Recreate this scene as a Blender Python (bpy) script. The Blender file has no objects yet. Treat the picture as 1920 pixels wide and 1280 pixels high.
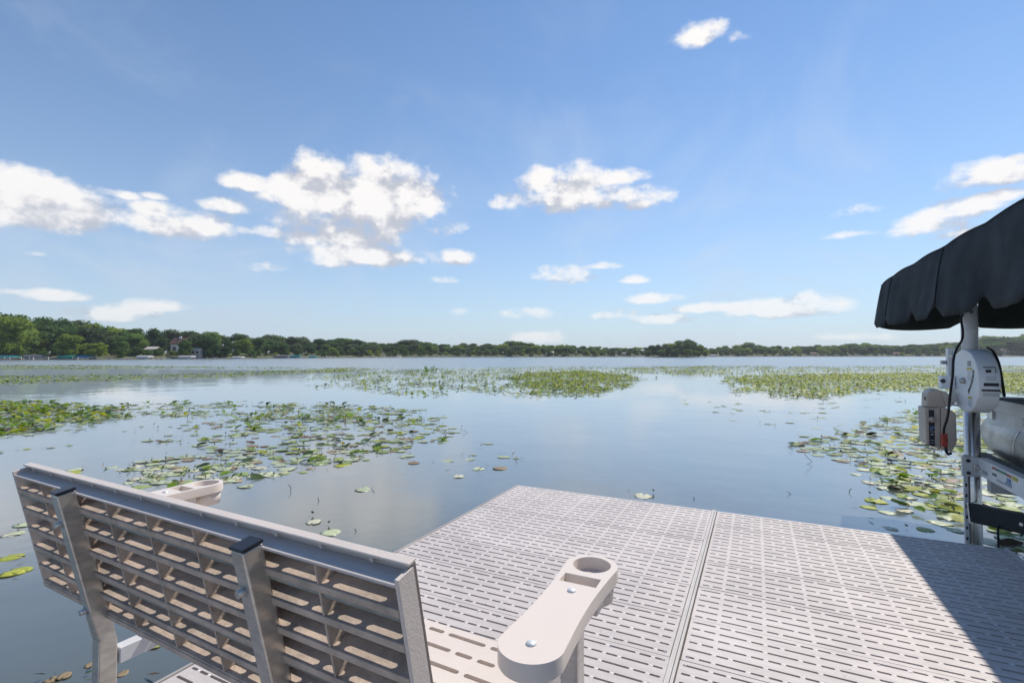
import bpy, bmesh, math, random
import numpy as np
from mathutils import Vector, Matrix, Euler
random.seed(7); rng = np.random.default_rng(7)
R = math.radians
scene = bpy.context.scene
COL = scene.collection

# ------------------------------------------------------------------ camera
F, YAW, PITCH = 926.0, -0.4602, 0.0258           # focal length in photo pixels (1920 wide)
CAM = Vector((1.7687, -3.6764, 1.0704))
WATER = -0.42
cam_d = bpy.data.cameras.new('camera'); cam = bpy.data.objects.new('camera', cam_d)
COL.objects.link(cam); scene.camera = cam
cam.location = CAM; cam.rotation_euler = (math.pi/2 + PITCH, 0, -YAW)
cam_d.sensor_width = 36; cam_d.lens = F/1920*36
cam_d.clip_start = 0.02; cam_d.clip_end = 6000

# ------------------------------------------------------------------ sun, exposure
SUN = Vector((0.27, 0.70, 1.0)).normalized()
SUN_EL = math.asin(SUN.z); SUN_AZ = math.atan2(SUN.x, SUN.y)
sd = bpy.data.lights.new('sun', 'SUN'); sd.energy = 4.3; sd.angle = R(0.5); sd.color = (1.0, 0.92, 0.81)
so = bpy.data.objects.new('sun', sd); COL.objects.link(so)
so.rotation_euler = SUN.to_track_quat('Z', 'Y').to_euler()
scene.view_settings.view_transform = 'Standard'; scene.view_settings.look = 'None'
scene.view_settings.gamma = 1.0; scene.view_settings.exposure = 0.14
scene.view_settings.use_curve_mapping = False

# ------------------------------------------------------------------ geometry helpers from the photograph's perspective
_c, _s, _cp, _sp = math.cos(YAW), math.sin(YAW), math.cos(PITCH), math.sin(PITCH)
def ray(px, py):
    u = (px-960)/F; zz = -(py-640)/F
    y = _cp - _sp*zz; z = _sp + _cp*zz
    return Vector((_c*u + _s*y, -_s*u + _c*y, z))
def on_z(px, py, z):
    r = ray(px, py); return CAM + r*((z-CAM.z)/r.z)
def on_x(px, py, X):
    r = ray(px, py); return CAM + r*((X-CAM.x)/r.x)
def on_y(px, py, Y):
    r = ray(px, py); return CAM + r*((Y-CAM.y)/r.y)
def at_depth(px, py, d):
    return CAM + ray(px, py)*d

# ------------------------------------------------------------------ world: sky with clouds
world = bpy.data.worlds.new('World'); scene.world = world; world.use_nodes = True
nt = world.node_tree; nt.nodes.clear()
def N(t, **kw):
    n = nt.nodes.new(t)
    for k, v in kw.items(): setattr(n, k, v)
    return n
def lk(a, b): nt.links.new(a, b)
def M(op, a, b=None, c=None, clamp=False):
    n = N('ShaderNodeMath', operation=op, use_clamp=clamp)
    for i, v in enumerate((a, b, c)):
        if v is None: continue
        if isinstance(v, (int, float)): n.inputs[i].default_value = v
        else: lk(v, n.inputs[i])
    return n.outputs[0]
sky = N('ShaderNodeTexSky', sky_type='NISHITA'); sky.sun_disc = False
sky.sun_elevation = SUN_EL; sky.sun_rotation = SUN_AZ
sky.altitude = 250; sky.air_density = 1.0; sky.dust_density = 0.0; sky.ozone_density = 2.5
geo = N('ShaderNodeNewGeometry'); sep = N('ShaderNodeSeparateXYZ')
tc = N('ShaderNodeTexCoord'); lk(tc.outputs['Generated'], sep.inputs[0])
dx, dy, dz = sep.outputs
AZ = M('ARCTAN2', dx, dy)                         # azimuth from +Y towards +X
EL = M('ARCSINE', dz)
comb = N('ShaderNodeCombineXYZ'); lk(AZ, comb.inputs[0]); lk(M('MULTIPLY', EL, 1.35), comb.inputs[1])
def fbm(scale, detail, rough, off=(0, 0, 0), dist=0.0):
    mp = N('ShaderNodeMapping'); mp.inputs['Location'].default_value = off
    lk(comb.outputs[0], mp.inputs[0])
    n = N('ShaderNodeTexNoise'); n.inputs['Scale'].default_value = scale
    n.inputs['Detail'].default_value = detail; n.inputs['Roughness'].default_value = rough
    n.inputs['Distortion'].default_value = dist
    lk(mp.outputs[0], n.inputs['Vector']); return n.outputs['Fac']
# cumulus puffs: photo-pixel centre and half sizes -> directions in the sky dome
PUFFS = [  # px, py, half width, half height, strength
 (60,385,150,66,1.25),(-70,380,120,75,1.2),(110,360,80,36,1.1),(150,390,60,36,1.0),(10,345,70,40,.9),(290,369,26,9,.6),(225,366,30,9,.5),
 (335,425,105,40,.95),(290,398,50,22,.8),(425,388,50,19,.8),(460,345,45,20,.85),(495,436,40,14,.75),
 (610,340,85,55,1.2),(690,385,125,78,1.35),(740,350,80,40,.9),(590,410,90,50,.9),(650,445,110,35,.9),(560,372,60,40,.9),
 (700,483,125,24,1.0),(620,490,60,18,.8),(858,484,34,17,.9),(825,425,34,22,.35),
 (1060,345,85,30,1.0),(1090,378,125,27,1.0),(1150,335,50,18,.8),(1195,385,34,12,.7),
 (1050,519,52,17,.9),(1135,500,30,7,.5),(1185,526,28,8,.45),
 (1480,582,110,26,1.0),(1500,568,50,20,.9),(1330,578,75,13,.8),(1220,562,62,13,.9),(1240,600,60,13,.75),(1150,590,40,12,.6),
 (1305,70,48,22,.5),(1385,70,22,14,.4),
 (1850,330,95,36,.8),(1900,300,50,22,.75),(1800,395,75,32,.85),(1740,425,70,26,.75),(1860,372,85,24,.8),(1830,435,90,22,.6),(1590,442,60,9,.45),(1615,395,34,12,.35),
 (100,556,60,16,.8),(20,548,36,10,.6),(250,590,80,20,.75),(300,578,45,16,.8),(1005,634,45,14,.7),(1640,632,60,8,.4),(820,527,34,6,.4),
 (60,474,30,9,.35),(540,505,70,9,.35),(980,590,90,8,.25)]
dens = None; densU = None
for (px, py, hw, hh, st) in PUFFS:
    r = ray(px, py).normalized()
    az0 = math.atan2(r.x, r.y); el0 = math.asin(r.z)
    ra = ray(px+1, py).normalized(); k = math.acos(max(-1, min(1, r.dot(ra))))
    a = hw*k/math.cos(el0)*1.22; b = hh*k*1.25
    u = M('MULTIPLY', M('SUBTRACT', AZ, az0), 1/a)
    v = M('MULTIPLY', M('SUBTRACT', EL, el0), 1/b)
    vb = M('MULTIPLY', M('MINIMUM', v, 0.0), 0.55)      # flatter, harder underside
    vv = M('ADD', v, vb)
    q = M('ADD', M('MULTIPLY', u, u), M('MULTIPLY', vv, vv))
    m = M('MULTIPLY', M('SUBTRACT', 1.0, q), st)
    dens = m if dens is None else M('SMOOTH_MAX', dens, m, 0.25)
    v2 = M('ADD', v, 0.022/b); vv2 = M('ADD', v2, M('MULTIPLY', M('MINIMUM', v2, 0.0), 0.55))
    m2 = M('MULTIPLY', M('SUBTRACT', 1.0, M('ADD', M('MULTIPLY', u, u), M('MULTIPLY', vv2, vv2))), st)
    densU = m2 if densU is None else M('SMOOTH_MAX', densU, m2, 0.25)
n1 = fbm(14.5, 10.0, 0.57, (3.1, 1.7, 0))
n2 = fbm(14.5, 10.0, 0.57, (3.1-0.020, 1.7-0.032, 0))    # same noise sampled a step towards the sun: self shading
n3 = fbm(3.2, 5.0, 0.6, (7.7, 2.2, 0), 0.6)
base = M('MAXIMUM', dens, -1.6)
d0 = M('ADD', base, M('MULTIPLY', M('SUBTRACT', n1, 0.505), 3.5))
alpha = N('ShaderNodeMapRange', interpolation_type='SMOOTHSTEP'); lk(d0, alpha.inputs[0])
alpha.inputs[1].default_value = -0.15; alpha.inputs[2].default_value = 0.80
# soft high haze streaks
wis = N('ShaderNodeMapRange', interpolation_type='SMOOTHSTEP'); lk(n3, wis.inputs[0])
wis.inputs[1].default_value = 0.45; wis.inputs[2].default_value = 0.8
low = N('ShaderNodeMapRange'); lk(EL, low.inputs[0]); low.inputs[1].default_value = 0.0; low.inputs[2].default_value = 0.55
low.inputs[3].default_value = 1.0; low.inputs[4].default_value = 0.15
wfac = M('MULTIPLY', M('MULTIPLY', wis.outputs[0], low.outputs[0]), 0.75)
shade = M('ADD', M('MULTIPLY', M('SUBTRACT', n1, n2), 4.5), M('MULTIPLY', M('MINIMUM', M('MAXIMUM', M('SUBTRACT', dens, densU), -0.8), 0.8), 0.95))
shc = N('ShaderNodeMapRange', interpolation_type='SMOOTHSTEP'); lk(shade, shc.inputs[0])
shc.inputs[1].default_value = -0.60; shc.inputs[2].default_value = 0.50
ccol = N('ShaderNodeMix', data_type='RGBA'); lk(shc.outputs[0], ccol.inputs[0])
ccol.inputs[6].default_value = (3.35, 3.5, 3.95, 1); ccol.inputs[7].default_value = (6.1, 5.95, 5.85, 1)
tint = N('ShaderNodeMix', data_type='RGBA', blend_type='MULTIPLY'); tint.inputs[0].default_value = 1.0
lk(sky.outputs[0], tint.inputs[6]); tint.inputs[7].default_value = (0.72, 0.83, 0.90, 1)
mixw = N('ShaderNodeMix', data_type='RGBA'); lk(wfac, mixw.inputs[0])
lk(tint.outputs[2], mixw.inputs[6]); mixw.inputs[7].default_value = (4.2, 4.7, 5.5, 1)
hzf = M('MULTIPLY', M('POWER', 2.718, M('MULTIPLY', M('MAXIMUM', EL, 0.0), -4.5)), 0.88)
mixh = N('ShaderNodeMix', data_type='RGBA'); lk(hzf, mixh.inputs[0]); lk(mixw.outputs[2], mixh.inputs[6]); mixh.inputs[7].default_value = (3.15, 3.68, 4.45, 1)
mixc = N('ShaderNodeMix', data_type='RGBA'); lk(M('MULTIPLY', alpha.outputs[0], M('SUBTRACT', 1.0, M('MULTIPLY', M('POWER', 2.718, M('MULTIPLY', M('MAXIMUM', EL, 0.0), -9.0)), 0.55))), mixc.inputs[0])
lk(mixh.outputs[2], mixc.inputs[6]); lk(ccol.outputs[2], mixc.inputs[7])
bg = N('ShaderNodeBackground'); bg.inputs[1].default_value = 0.15
lk(mixc.outputs[2], bg.inputs[0]); wo = N('ShaderNodeOutputWorld'); lk(bg.outputs[0], wo.inputs[0])

# ------------------------------------------------------------------ materials
def mat(name, col, rough=0.6, metal=0.0, var=0.12, vscale=8.0, bump=0.0, bscale=60.0, col2=None, spec=0.5, trans=0.0, stretch=(1,1,1), coord='Object', lo=0.35, hi=0.65):
    m = bpy.data.materials.new(name); m.use_nodes = True
    t = m.node_tree; b = t.nodes['Principled BSDF']
    tcn = t.nodes.new('ShaderNodeTexCoord'); mp = t.nodes.new('ShaderNodeMapping'); mp.inputs['Scale'].default_value = stretch
    t.links.new(tcn.outputs[coord], mp.inputs[0])
    n = t.nodes.new('ShaderNodeTexNoise'); n.inputs['Scale'].default_value = vscale; n.inputs['Detail'].default_value = 6
    n.inputs['Roughness'].default_value = 0.65
    t.links.new(mp.outputs[0], n.inputs['Vector'])
    mr = t.nodes.new('ShaderNodeMapRange'); mr.inputs[1].default_value = lo; mr.inputs[2].default_value = hi
    t.links.new(n.outputs['Fac'], mr.inputs[0])
    mx = t.nodes.new('ShaderNodeMix'); mx.data_type = 'RGBA'
    c2 = col2 if col2 else tuple(c*(1-2*var) for c in col)
    mx.inputs[6].default_value = (*c2, 1); mx.inputs[7].default_value = (*col, 1)
    t.links.new(mr.outputs[0], mx.inputs[0]); t.links.new(mx.outputs[2], b.inputs['Base Color'])
    b.inputs['Roughness'].default_value = rough; b.inputs['Metallic'].default_value = metal
    b.inputs['Specular IOR Level'].default_value = spec
    if rough < 0.9:
        rr = t.nodes.new('ShaderNodeMapRange'); rr.inputs[3].default_value = rough*1.25; rr.inputs[4].default_value = rough*0.8
        t.links.new(n.outputs['Fac'], rr.inputs[0]); t.links.new(rr.outputs[0], b.inputs['Roughness'])
    if bump:
        n2 = t.nodes.new('ShaderNodeTexNoise'); n2.inputs['Scale'].default_value = bscale; n2.inputs['Detail'].default_value = 4
        t.links.new(mp.outputs[0], n2.inputs['Vector'])
        bp = t.nodes.new('ShaderNodeBump'); bp.inputs['Strength'].default_value = bump; bp.inputs['Distance'].default_value = 0.01
        t.links.new(n2.outputs['Fac'], bp.inputs['Height']); t.links.new(bp.outputs[0], b.inputs['Normal'])
    if trans:
        tr = t.nodes.new('ShaderNodeBsdfTranslucent'); ms = t.nodes.new('ShaderNodeMixShader'); ms.inputs[0].default_value = trans
        t.links.new(mx.outputs[2], tr.inputs[0]); t.links.new(b.outputs[0], ms.inputs[1]); t.links.new(tr.outputs[0], ms.inputs[2])
        t.links.new(ms.outputs[0], t.nodes['Material Output'].inputs[0])
    return m

# water: mirror calm in the sheltered bay, wind ripples on the open lake
water_m = bpy.data.materials.new('lake_water'); water_m.use_nodes = True
t = water_m.node_tree; b = t.nodes['Principled BSDF']
b.inputs['Base Color'].default_value = (0.080, 0.092, 0.082, 1); b.inputs['IOR'].default_value = 1.75; b.inputs['Coat Weight'].default_value = 1.0; b.inputs['Sheen Weight'].default_value = 0.62; b.inputs['Sheen Tint'].default_value = (1.0, 0.93, 0.86, 1); b.inputs['Sheen Roughness'].default_value = 0.30; b.inputs['Coat IOR'].default_value = 1.45; b.inputs['Coat Roughness'].default_value = 0.09; b.inputs['Specular Tint'].default_value = (1.0, 0.955, 0.88, 1); b.inputs['Coat Tint'].default_value = (1.0, 0.985, 0.95, 1)  # grazing brightness put in by warm sheen, coat and tinted reflections
g = t.nodes.new('ShaderNodeNewGeometry'); sp_ = t.nodes.new('ShaderNodeSeparateXYZ'); t.links.new(g.outputs['Position'], sp_.inputs[0])
def TM(op, a, b_=None):
    n = t.nodes.new('ShaderNodeMath'); n.operation = op
    for i, v in enumerate((a, b_)):
        if v is None: continue
        if isinstance(v, (int, float)): n.inputs[i].default_value = v
        else: t.links.new(v, n.inputs[i])
    return n.outputs[0]
mpw = t.nodes.new('ShaderNodeMapping'); mpw.inputs['Scale'].default_value = (0.02, 0.05, 1); mpw.inputs['Rotation'].default_value = (0, 0, YAW)
t.links.new(g.outputs['Position'], mpw.inputs[0])
nw = t.nodes.new('ShaderNodeTexNoise'); nw.inputs['Scale'].default_value = 1.0; nw.inputs['Detail'].default_value = 5
t.links.new(mpw.outputs[0], nw.inputs['Vector'])
fwd = TM('ADD', TM('MULTIPLY', sp_.outputs[0], _s), TM('MULTIPLY', sp_.outputs[1], _c))
zone = t.nodes.new('ShaderNodeMapRange'); zone.interpolation_type = 'SMOOTHSTEP'
t.links.new(TM('ADD', fwd, TM('MULTIPLY', TM('SUBTRACT', nw.outputs['Fac'], 0.5), 40.0)), zone.inputs[0])
zone.inputs[1].default_value = 42; zone.inputs[2].default_value = 56
n_s = t.nodes.new('ShaderNodeTexNoise'); n_s.inputs['Scale'].default_value = 0.9; n_s.inputs['Detail'].default_value = 3
n_f = t.nodes.new('ShaderNodeTexNoise'); n_f.inputs['Scale'].default_value = 3.2; n_f.inputs['Detail'].default_value = 6
for n_ in (n_s, n_f): t.links.new(g.outputs['Position'], n_.inputs['Vector'])
hsum = TM('ADD', TM('MULTIPLY', n_s.outputs['Fac'], 0.010), TM('MULTIPLY', TM('MULTIPLY', n_f.outputs['Fac'], zone.outputs[0]), 0.09))
bp = t.nodes.new('ShaderNodeBump'); bp.inputs['Strength'].default_value = 1.0; bp.inputs['Distance'].default_value = 1.0
t.links.new(hsum, bp.inputs['Height']); t.links.new(bp.outputs[0], b.inputs['Normal'])
rz = t.nodes.new('ShaderNodeMapRange'); t.links.new(zone.outputs[0], rz.inputs[0]); rz.inputs[3].default_value = 0.085; rz.inputs[4].default_value = 0.22
rn_ = t.nodes.new('ShaderNodeMapRange'); t.links.new(fwd, rn_.inputs[0]); rn_.inputs[1].default_value = 6; rn_.inputs[2].default_value = 15; rn_.inputs[3].default_value = 0.15; rn_.inputs[4].default_value = 0.015
t.links.new(rn_.outputs[0], rz.inputs[3]); t.links.new(rz.outputs[0], b.inputs['Roughness']); t.links.new(bp.outputs[0], b.inputs['Coat Normal']); t.links.new(rz.outputs[0], b.inputs['Coat Roughness'])

MT = dict(
 dock=mat('dock_plastic', (0.60,0.55,0.53), 0.55, var=0.07, vscale=5, bump=0.15, bscale=300, stretch=(1,6,1)),
 dot=mat('dock_bump_highlight', (0.78,0.76,0.76), 0.5),  # bumps lighter than the dock plastic, their highlights put into the colour
 screw=mat('screw_grey', (0.30,0.30,0.33), 0.4, 0.6),
 rail=mat('dock_rail', (0.52,0.50,0.49), 0.5, 0.2, var=0.1, vscale=12, stretch=(1,.2,1)),
 alu=mat('aluminium', (0.60,0.59,0.585), 0.24, 0.93, var=0.12, vscale=14, stretch=(1,1,8)),
 alu_w=mat('white_aluminium', (0.70,0.71,0.73), 0.42, 0.25, var=0.05, vscale=9),
 steel=mat('leg_steel', (0.62,0.60,0.56), 0.30, 0.78, var=0.2, vscale=22, col2=(0.46,0.44,0.41), stretch=(1,1,3)),
 bench=mat('bench_plastic', (0.66,0.585,0.53), 0.5, var=0.05, vscale=6, bump=0.12, bscale=250),
 bench_rib=mat('bench_plastic_weathered', (0.56,0.45,0.37), 0.6, var=0.16, vscale=16, col2=(0.33,0.275,0.23), bump=0.2, bscale=120),
 arm=mat('arm_plastic', (0.69,0.61,0.545), 0.33, var=0.02, vscale=5),
 teal=mat('galvanised_rail', (0.33,0.37,0.36), 0.35, 0.6, var=0.2, vscale=18),
 cap=mat('black_cap', (0.012,0.013,0.018), 0.32, var=0.1),
 canvas=mat('black_canvas', (0.023,0.030,0.038), 0.78, var=0.15, vscale=5, bump=0.35, bscale=420, spec=0.35),
 white=mat('white_enamel', (0.84,0.85,0.86), 0.35, var=0.05, vscale=6),
 tan=mat('tan_housing', (0.50,0.42,0.345), 0.42, var=0.08, vscale=8),
 cable=mat('black_rubber', (0.012,0.013,0.016), 0.45),
 red=mat('red_connector', (0.42,0.045,0.03), 0.5),
 blacklab=mat('black_label', (0.02,0.022,0.027), 0.4),
 yellow=mat('yellow_label', (0.62,0.50,0.06), 0.5),
 bluelab=mat('blue_label', (0.10,0.22,0.42), 0.5),
 greylab=mat('grey_print', (0.35,0.37,0.41), 0.5),
 redlab=mat('red_label', (0.45,0.10,0.07), 0.5),
 greenlab=mat('green_label', (0.08,0.25,0.18), 0.5),
 pontoon=mat('pontoon_aluminium', (0.50,0.475,0.46), 0.36, 0.92, var=0.25, vscale=4, col2=(0.27,0.26,0.25), bump=0.1, bscale=20),
 rubber=mat('bumper_rubber', (0.014,0.019,0.026), 0.6, var=0.15),
 carpet=mat('bunk_carpet', (0.22,0.23,0.21), 0.95, var=0.2, vscale=40),
 deckgrey=mat('boat_deck', (0.06,0.06,0.065), 0.8),
 # leaves
 pad0=mat('pad_pale', (0.47,0.50,0.34), 0.38, spec=0.6, var=0.12, vscale=9, col2=(0.33,0.39,0.19), coord='Generated'),  # own pale green, lightened further to carry sky glare
 pad1=mat('pad_green', (0.27,0.35,0.11), 0.5, spec=0.3, var=0.15, vscale=9, coord='Generated'),
 pad2=mat('pad_yellowgreen', (0.36,0.40,0.05), 0.5, spec=0.3, var=0.15, vscale=9, coord='Generated'),
 pad3=mat('pad_brown', (0.33,0.25,0.15), 0.5, spec=0.3, var=0.25, vscale=12, col2=(0.16,0.11,0.06), coord='Generated'),
 pad4=mat('pad_blotched', (0.52,0.51,0.37), 0.42, spec=0.5, vscale=7, col2=(0.20,0.17,0.08), coord='Generated', lo=0.3, hi=0.5),  # blotches are the leaf's own, pale ground lifted with sky glare
 lf0=mat('leaf_dark', (0.045,0.095,0.018), 0.55, var=0.2, vscale=4, trans=0.3),
 lf1=mat('leaf_bright', (0.17,0.31,0.015), 0.55, var=0.15, vscale=4, trans=0.4),
 lf2=mat('leaf_yellow', (0.38,0.43,0.015), 0.55, var=0.15, vscale=4, trans=0.4),
 lf3=mat('leaf_dead', (0.10,0.07,0.04), 0.6, var=0.2),
 stem=mat('stem_dark', (0.035,0.028,0.025), 0.6),
 yflower=mat('yellow_flower', (0.70,0.50,0.04), 0.5),
 # shore
 tree0=mat('foliage_mid', (0.145,0.255,0.055), 0.85, var=0.25, vscale=0.6, trans=0.42, spec=0.2),
 tree1=mat('foliage_dark', (0.095,0.180,0.050), 0.85, var=0.25, vscale=0.6, trans=0.42, spec=0.2),
 tree2=mat('foliage_light', (0.27,0.37,0.060), 0.85, var=0.22, vscale=0.6, trans=0.45, spec=0.2),
 tree3=mat('foliage_grey', (0.145,0.195,0.09), 0.85, var=0.25, vscale=0.6, trans=0.42, spec=0.2),
 bark=mat('bark', (0.09,0.075,0.06), 0.9, var=0.2, vscale=3),
 shore=mat('shore_ground', (0.13,0.12,0.07), 0.95, var=0.2, vscale=0.3, col2=(0.05,0.075,0.025)),
 lawn=mat('lawn_grass', (0.14,0.21,0.045), 0.95, var=0.12, vscale=0.5),
 rock=mat('shore_stone', (0.34,0.30,0.25), 0.9, var=0.2, vscale=2),
 hwall=mat('house_wall_white', (0.72,0.70,0.66), 0.7, var=0.04), hwall2=mat('house_wall_grey', (0.34,0.33,0.33), 0.7, var=0.05),
 hroof=mat('roof_brown', (0.13,0.065,0.055), 0.8, var=0.1), hroof2=mat('roof_grey', (0.22,0.21,0.21), 0.8, var=0.1),
 hroofw=mat('roof_pale', (0.55,0.50,0.44), 0.8, var=0.1),
 glass=mat('window_dark', (0.03,0.035,0.045), 0.1),
 c_teal=mat('canopy_teal', (0.02,0.25,0.28), 0.7), c_green=mat('canopy_green', (0.02,0.28,0.20), 0.7), c_blue=mat('canopy_blue', (0.02,0.20,0.42), 0.7),
 c_grey=mat('canopy_grey', (0.20,0.20,0.22), 0.7), c_white=mat('canopy_white', (0.62,0.60,0.58), 0.7),
 hull=mat('boat_hull', (0.50,0.50,0.52), 0.4, var=0.05), pier=mat('pier_wood', (0.30,0.27,0.23), 0.9),
)

# ------------------------------------------------------------------ object helpers
def tag(o, label=None, cat=None, group=None, kind=None):
    if label: o['label'] = label
    if cat: o['category'] = cat
    if group: o['group'] = group
    if kind: o['kind'] = kind
    return o
def thing(name, label, cat, loc=(0,0,0), rz=0.0, group=None):
    o = bpy.data.objects.new(name, None); COL.objects.link(o); o.location = loc; o.rotation_euler = (0,0,rz)
    o.empty_display_size = 0.1
    return tag(o, label, cat, group)
class MB:
    def __init__(s): s.v = []; s.f = []; s.m = []; s.sm = []
    def add(s, vs, fs, mi=0, smooth=False):
        k = len(s.v); s.v += [tuple(v) for v in vs]
        for f in fs: s.f.append(tuple(i+k for i in f)); s.m.append(mi); s.sm.append(smooth)
        return s
    def box(s, x0, x1, y0, y1, z0, z1, mi=0):
        return s.add([(x0,y0,z0),(x1,y0,z0),(x1,y1,z0),(x0,y1,z0),(x0,y0,z1),(x1,y0,z1),(x1,y1,z1),(x0,y1,z1)],
                     [(0,3,2,1),(4,5,6,7),(0,1,5,4),(1,2,6,5),(2,3,7,6),(3,0,4,7)], mi)
    def tube(s, pts, rad, n=10, mi=0, cap=True, smooth=True):
        pts = [Vector(p) for p in pts]; rads = rad if isinstance(rad, (list, tuple)) else [rad]*len(pts)
        vs = []; fs = []; up = None
        for i, p in enumerate(pts):
            d = (pts[min(i+1, len(pts)-1)] - pts[max(i-1, 0)]).normalized()
            if up is None:
                up = Vector((0,0,1)) if abs(d.z) < 0.9 else Vector((1,0,0))
            a = d.cross(up).normalized(); b_ = a.cross(d).normalized(); up = b_
            for k in range(n):
                an = 2*math.pi*k/n; vs.append(p + (a*math.cos(an) + b_*math.sin(an))*rads[i])
        for i in range(len(pts)-1):
            for k in range(n): fs.append((i*n+k, i*n+(k+1)%n, (i+1)*n+(k+1)%n, (i+1)*n+k))
        s.add(vs, fs, mi, smooth)
        if cap:
            s.add(vs[:n], [tuple(range(n))], mi); s.add(vs[-n:], [tuple(range(n-1,-1,-1))], mi)
        return s
    def prism(s, outline, depth, mi=0, smooth=False):
        """outline: list of 3d points, depth: vector"""
        d = Vector(depth); n = len(outline); o = [Vector(p) for p in outline]
        s.add(o, [tuple(range(n))], mi); s.add([p+d for p in o], [tuple(range(n-1,-1,-1))], mi)
        s.add(o+[p+d for p in o], [(i, (i+1)%n, n+(i+1)%n, n+i) for i in range(n)], mi, smooth)
        return s
    def build(s, name, mats, parent=None, bevel=0, seg=2, loc=None, fix=True):
        me = bpy.data.meshes.new(name); me.from_pydata(s.v, [], s.f); me.update()
        if not isinstance(mats, (list, tuple)): mats = [mats]
        for m in mats: me.materials.append(m)
        me.polygons.foreach_set('material_index', s.m); me.polygons.foreach_set('use_smooth', s.sm)
        if fix:
            bm = bmesh.new(); bm.from_mesh(me)
            bmesh.ops.remove_doubles(bm, verts=bm.verts, dist=1e-5); bmesh.ops.recalc_face_normals(bm, faces=bm.faces)
            bm.to_mesh(me); bm.free()
        o = bpy.data.objects.new(name, me); COL.objects.link(o)
        if parent: o.parent = parent
        if loc: o.location = loc
        if bevel:
            bv = o.modifiers.new('bevel', 'BEVEL'); bv.width = bevel; bv.segments = seg; bv.limit_method = 'ANGLE'; bv.angle_limit = R(40)
        return o
def inst(src, parent=None, loc=(0,0,0), rot=(0,0,0), scale=None, name=None):
    o = src.copy(); COL.objects.link(o); o.parent = parent; o.location = loc; o.rotation_euler = rot
    if scale is not None: o.scale = scale
    return o
def copy_tree(o, parent=None):
    c = o.copy(); COL.objects.link(c); c.parent = parent
    for ch in list(o.children): copy_tree(ch, c)
    return c

# ------------------------------------------------------------------ the lake
def dock_wear():
    m = MT['dock']; t = m.node_tree; b = t.nodes['Principled BSDF']; src = b.inputs['Base Color'].links[0].from_socket
    g = t.nodes.new('ShaderNodeNewGeometry'); oi = t.nodes.new('ShaderNodeObjectInfo')
    n = t.nodes.new('ShaderNodeTexNoise'); n.inputs['Scale'].default_value = 2.3; n.inputs['Detail'].default_value = 7; n.inputs['Roughness'].default_value = .7
    t.links.new(g.outputs['Position'], n.inputs['Vector'])
    r = t.nodes.new('ShaderNodeMapRange'); t.links.new(n.outputs['Fac'], r.inputs[0]); r.inputs[1].default_value = .38; r.inputs[2].default_value = .66; r.inputs[3].default_value = .84; r.inputs[4].default_value = 1.03
    r2 = t.nodes.new('ShaderNodeMapRange'); t.links.new(oi.outputs['Random'], r2.inputs[0]); r2.inputs[3].default_value = .95; r2.inputs[4].default_value = 1.03
    v = t.nodes.new('ShaderNodeTexNoise'); v.inputs['Scale'].default_value = 34; v.inputs['Detail'].default_value = 3; t.links.new(g.outputs['Position'], v.inputs['Vector'])
    r3 = t.nodes.new('ShaderNodeMapRange'); t.links.new(v.outputs['Fac'], r3.inputs[0]); r3.inputs[1].default_value = .69; r3.inputs[2].default_value = .75; r3.inputs[3].default_value = 1; r3.inputs[4].default_value = .62
    a = t.nodes.new('ShaderNodeMath'); a.operation = 'MULTIPLY'; t.links.new(r.outputs[0], a.inputs[0]); t.links.new(r2.outputs[0], a.inputs[1])
    c = t.nodes.new('ShaderNodeMath'); c.operation = 'MULTIPLY'; t.links.new(a.outputs[0], c.inputs[0]); t.links.new(r3.outputs[0], c.inputs[1])
    x = t.nodes.new('ShaderNodeVectorMath'); x.operation = 'SCALE'; t.links.new(src, x.inputs[0]); t.links.new(c.outputs[0], x.inputs['Scale'])
    t.links.new(x.outputs[0], b.inputs['Base Color'])
dock_wear()
def foliage_variation():
    for k in ('tree0','tree1','tree2','tree3','lf0','lf1','lf2','pad0','pad1','pad2'):
        m = MT[k]; t = m.node_tree; b = t.nodes['Principled BSDF']; src = b.inputs['Base Color'].links[0].from_socket
        oi = t.nodes.new('ShaderNodeObjectInfo'); h = t.nodes.new('ShaderNodeHueSaturation'); t.links.new(src, h.inputs['Color'])
        r = t.nodes.new('ShaderNodeMapRange'); t.links.new(oi.outputs['Random'], r.inputs[0]); lo_, hi_ = (.68, 1.38) if k[:2] == 'tr' else (.82, 1.15)
        r.inputs[3].default_value = lo_; r.inputs[4].default_value = hi_; t.links.new(r.outputs[0], h.inputs['Value'])
        r2 = t.nodes.new('ShaderNodeMath'); r2.operation = 'MULTIPLY_ADD'; t.links.new(oi.outputs['Random'], r2.inputs[0]); r2.inputs[1].default_value = -.025; r2.inputs[2].default_value = .510
        t.links.new(r2.outputs[0], h.inputs['Hue'])
        for l in list(t.links):
            if l.from_socket == src and l.to_node != h: t.links.new(h.outputs[0], l.to_socket)
foliage_variation()
def lake():
    mb = MB(); mb.add([(-1500,-60,WATER),(1500,-60,WATER),(1500,1400,WATER),(-1500,1400,WATER)], [(0,1,2,3)])
    o = mb.build('water', water_m, fix=False); o['kind'] = 'structure'
    mb = MB(); mb.add([(-1500,-60,WATER-3.5),(1500,-60,WATER-3.5),(1500,1400,WATER-3.5),(-1500,1400,WATER-3.5)], [(0,1,2,3)])
    o = mb.build('lake_bed', MT['shore'], fix=False); o['kind'] = 'structure'
lake()

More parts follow.
